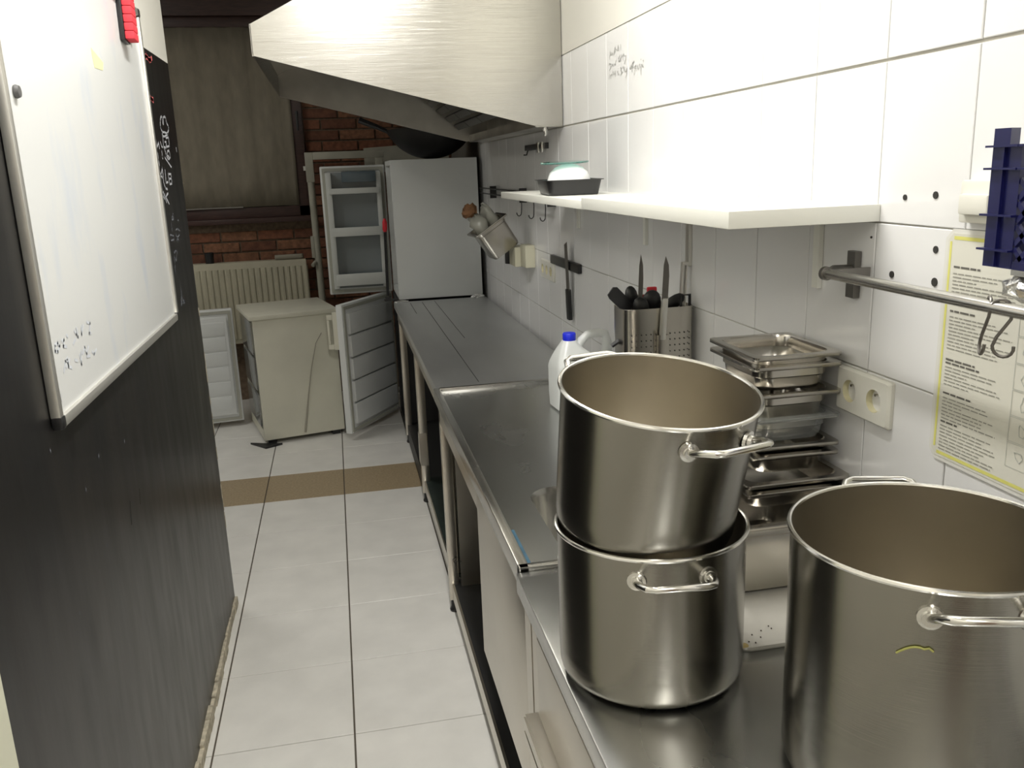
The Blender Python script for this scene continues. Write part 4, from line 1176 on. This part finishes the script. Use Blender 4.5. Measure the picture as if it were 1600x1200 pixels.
fr = thing('fridge', 'white fridge standing on the freezer with its shelved door open', 'fridge', (0.335, 5.165, 0.8465))
MB().box(0.0, 0.505, 0.0, 0.03, 0.012, 0.818, b=0.004).box(0.0, 0.505, 0.47, 0.50, 0.012, 0.818, b=0.004).box(0.475, 0.504, 0.03, 0.47, 0.012, 0.817).box(0.001, 0.475, 0.03, 0.47, 0.79, 0.817).box(0.001, 0.475, 0.03, .47, 0.012, 0.05).build('cabinet', 'enamel', fr)
for z in (0.25, 0.45, 0.62):
    MB().box(0.03, 0.475, 0.03, 0.47, z, z + 0.006).build('inner_shelf', 'clear', fr, smooth=False)
for x in (0.04, 0.46):
    for y in (0.04, 0.46):
        MB().lathe([(0, 0), (0.02, 0), (0.018, 0.012), (0, 0.012)], 12, (x, y, 0)).build('foot', 'black_plastic', fr)
dB, trB = freezer_door(fr, 'door', 0.40, 0.80, 0.055, 0.0, (-0.004, 0.50), R(180 + 0), 0, 'enamel', 'fridge_plastic', 'fridge')
hg = MB().box(-0.085, 0.012, 0.03, 0.06, 0.004, 0.014).box(-0.08, -0.045, 0.028, 0.062, 0.014, 0.026)
hg.build('hinge_arm', 'dark_metal', fr)
st = thing('red_tipped_rod', 'black rod with a red grip beside the open fridge door', 'rod', (0.272, 5.21, 0.874), (R(0), R(1.5), 0))
MB().tube([(0, 0, 0.007), (0, 0, 0.40)], 0.0085, 10).build('rod', 'black_plastic', st)
MB().tube([(0, 0, 0.385), (0, 0, 0.40), (0, 0, 0.44), (0, 0, 0.462)], [0.009, 0.014, 0.014, 0.007], 12).build('grip', 'red', st)

# wok on top of the fridge
wk = thing('wok', 'black iron wok lying on top of the fridge', 'wok', (0.605, 5.41, 1.6655))
prof = [(0, 0.0)] + [(0.27 * math.sin(R(a)) / math.sin(R(68)), 0.27 / math.sin(R(68)) * (1 - math.cos(R(a)))) for a in range(6, 69, 6)]
inner_ = [(r_ - 0.004 if r_ > .004 else 0, z_ + 0.003) for r_, z_ in prof][::-1]
MB().lathe(prof + inner_, 48).build('bowl', 'black_iron', wk)
MB().tube([(-0.255, -0.02, 0.165), (-0.32, -0.03, 0.195), (-0.42, -0.04, 0.235)], [0.012, 0.015, 0.018], 10).build('handle', 'black_plastic', wk)

# foil scraps where fridge meets table
for (lab, loc, r3, sd) in (('crumpled silver foil scrap at the left foot of the fridge', (0.345, 5.118, 0.8535), (0.045, 0.014, 0.008), 2),
                           ('crumpled silver foil scrap at the right foot of the fridge', (0.80, 5.118, 0.8565), (0.042, 0.016, 0.013), 8)):
    o = tag(MB().sphere((0, 0, 0), *r3, 12, 6).jitter(0.003, sd).build('foil_scrap', 'foil', smooth=False), lab, 'foil', 'foil scraps by the fridge')
    o.location = loc

# --- older freezer in the middle, turned a little, front to the left
of = thing('chest_freezer', 'yellowed low freezer standing loose with its side to the room', 'freezer', (-0.53, 5.275, 0.0), (0, 0, R(13)))
MB().box(0.0, 0.495, 0.0, 0.035, 0.03, 0.775, b=0.003).build('side_panel', 'enamel_old', of)
MB().box(0.0, 0.495, 0.505, 0.54, 0.03, 0.775).build('side_panel', 'enamel_old', of, smooth=False)
MB().box(0.46, 0.495, 0.035, 0.505, 0.03, 0.775).box(0.0, 0.46, 0.035, 0.505, 0.03, 0.09).build('back_panel', 'enamel_old', of, smooth=False)
MB().box(-0.02, 0.51, -0.015, 0.56, 0.775, 0.803, b=0.004).build('lid', 'enamel_old', of)
for z in (0.11, 0.34, 0.56):
    MB().box(-0.01, 0.0, 0.045, 0.495, z, z + 0.20, b=0.003).box(0.0, 0.45, 0.045, 0.06, z, z + .18).build('drawer', 'clear', of)
MB().box(0.03, 0.2, 0.1, 0.4, 0.345, 0.46, b=0.01).build('stored_pack', 'blue_item', of)
MB().box(0.02, 0.07, 0.02, 0.07, 0.0, 0.03).box(0.42, 0.47, 0.02, 0.07, 0.0, 0.03).box(0.02, 0.07, 0.47, .52, 0, .03).box(0.42, 0.47, 0.47, 0.52, 0.0, 0.03).build('foot', 'black_plastic', of, smooth=False)
MB().tube([(0.40, -0.004, 0.66), (0.36, -0.005, 0.60), (0.32, -0.005, 0.45), (0.29, -0.005, 0.30), (0.265, -0.006, 0.16), (0.245, -0.006, 0.05)], [0.0025, 0.0025, 0.003, 0.004, 0.006, 0.007], 8).build('cord', 'cord', of)
dC, trC = freezer_door(of, 'door', 0.50, 0.75, 0.05, 0.035, (-0.05, 0.535), R(180 + 8 - 13), 6, 'enamel', 'enamel', 'flat')
tag(MB().prism([(-0.625, 5.33), (-0.525, 5.205), (-0.43, 5.262), (-0.52, 5.285)], 2, 0.0005, 0.012).build('rubber_mat', 'black_plastic', smooth=False), 'black rubber wedge under the corner of the yellowed freezer', 'mat')

# ================================================================== RADIATOR, PIPE, SMALL THINGS
rd = thing('radiator', 'cream ribbed panel radiator below the window', 'radiator', (-1.25, YB - 0.16, 0.45))
rw, rh = 1.025, 0.575
MB().box(0, rw, 0.0, 0.015, 0, rh, b=0.006).build('panel', 'radiator', rd)
rbm = MB()
for k in range(25):
    x = 0.03 + k * 0.0405
    rbm.prism([(x, -0.0), (x + 0.008, -0.008), (x + 0.022, -0.008), (x + 0.030, 0.0)], 2, 0.035, rh - 0.045)
rbm.build('ribs', 'radiator', rd, ang=20)
MB().box(0, rw, 0.015, 0.09, rh - 0.012, rh).build('top_grille', 'radiator', rd, smooth=False)
MB().box(0, 0.004, 0.015, 0.09, 0, rh).box(rw - .004, rw, 0.015, 0.09, 0, rh).build('side_cover', 'radiator', rd, smooth=False)
MB().box(0.1, 0.14, 0.09, 0.158, 0.1, 0.45).box(rw - .14, rw - .1, 0.09, 0.158, 0.1, 0.45).build('wall_mount', 'dark_metal', rd, smooth=False)
cu = tag(MB().lathe([(0, 0), (0.028, 0), (0.033, 0.075), (0.030, 0.075), (0.026, 0.004), (0, 0.004)], 20).build('black_cup', 'black_plastic'), 'black cup standing on the radiator', 'cup')
cu.location = (-0.88, YB - 0.12, 0.45 + rh)
cl = tag(MB().box(-0.10, 0.10, -0.035, 0.03, 0, 0.03, b=0.012).jitter(0.004, 2).build('folded_cloth', 'cloth', smooth=True, ang=80), 'grey cloth lying on the right end of the radiator', 'cloth')
cl.location = (-0.34, YB - 0.115, 0.45 + rh + .004)
pf = thing('pipe_frame', 'pale painted pipe bent in front of the brick wall', 'pipe', (-0.13, 6.34, 0.0))
MB().tube([(0.0, 0, 0.0), (-0.005, 0, 0.6), (-0.012, 0, 1.55)], 0.024, 14).build('riser', 'pipe', pf)
MB().box(-0.04, 0.015, -0.02, 0.02, 1.55, 1.75, b=0.004).box(0.015, 0.50, -0.02, 0.02, 1.70, 1.75, b=0.004).build('top_bar', 'pipe', pf)
MB().box(0.44, 0.49, -0.02, 0.02, 0.0, 1.70, b=0.004).build('upright', 'pipe', pf)
vl = MB().box(-0.05, -0.026, -0.02, 0.02, 1.03, 1.18, b=0.003).tube([(-0.03, -0.02, 1.0), (-0.05, -0.05, 0.98)], 0.014, 10)
vl.build('valve', 'pipe', pf)
tag(MB().prism([(0.24, 1.60), (0.85, 1.60), (0.85, 1.80), (0.24, 1.77)], 1, YB - 0.016, YB - 0.0125).build('plaster_patch', 'pipe', smooth=False), 'pale plaster patch on the brick wall above the fridge', 'patch')
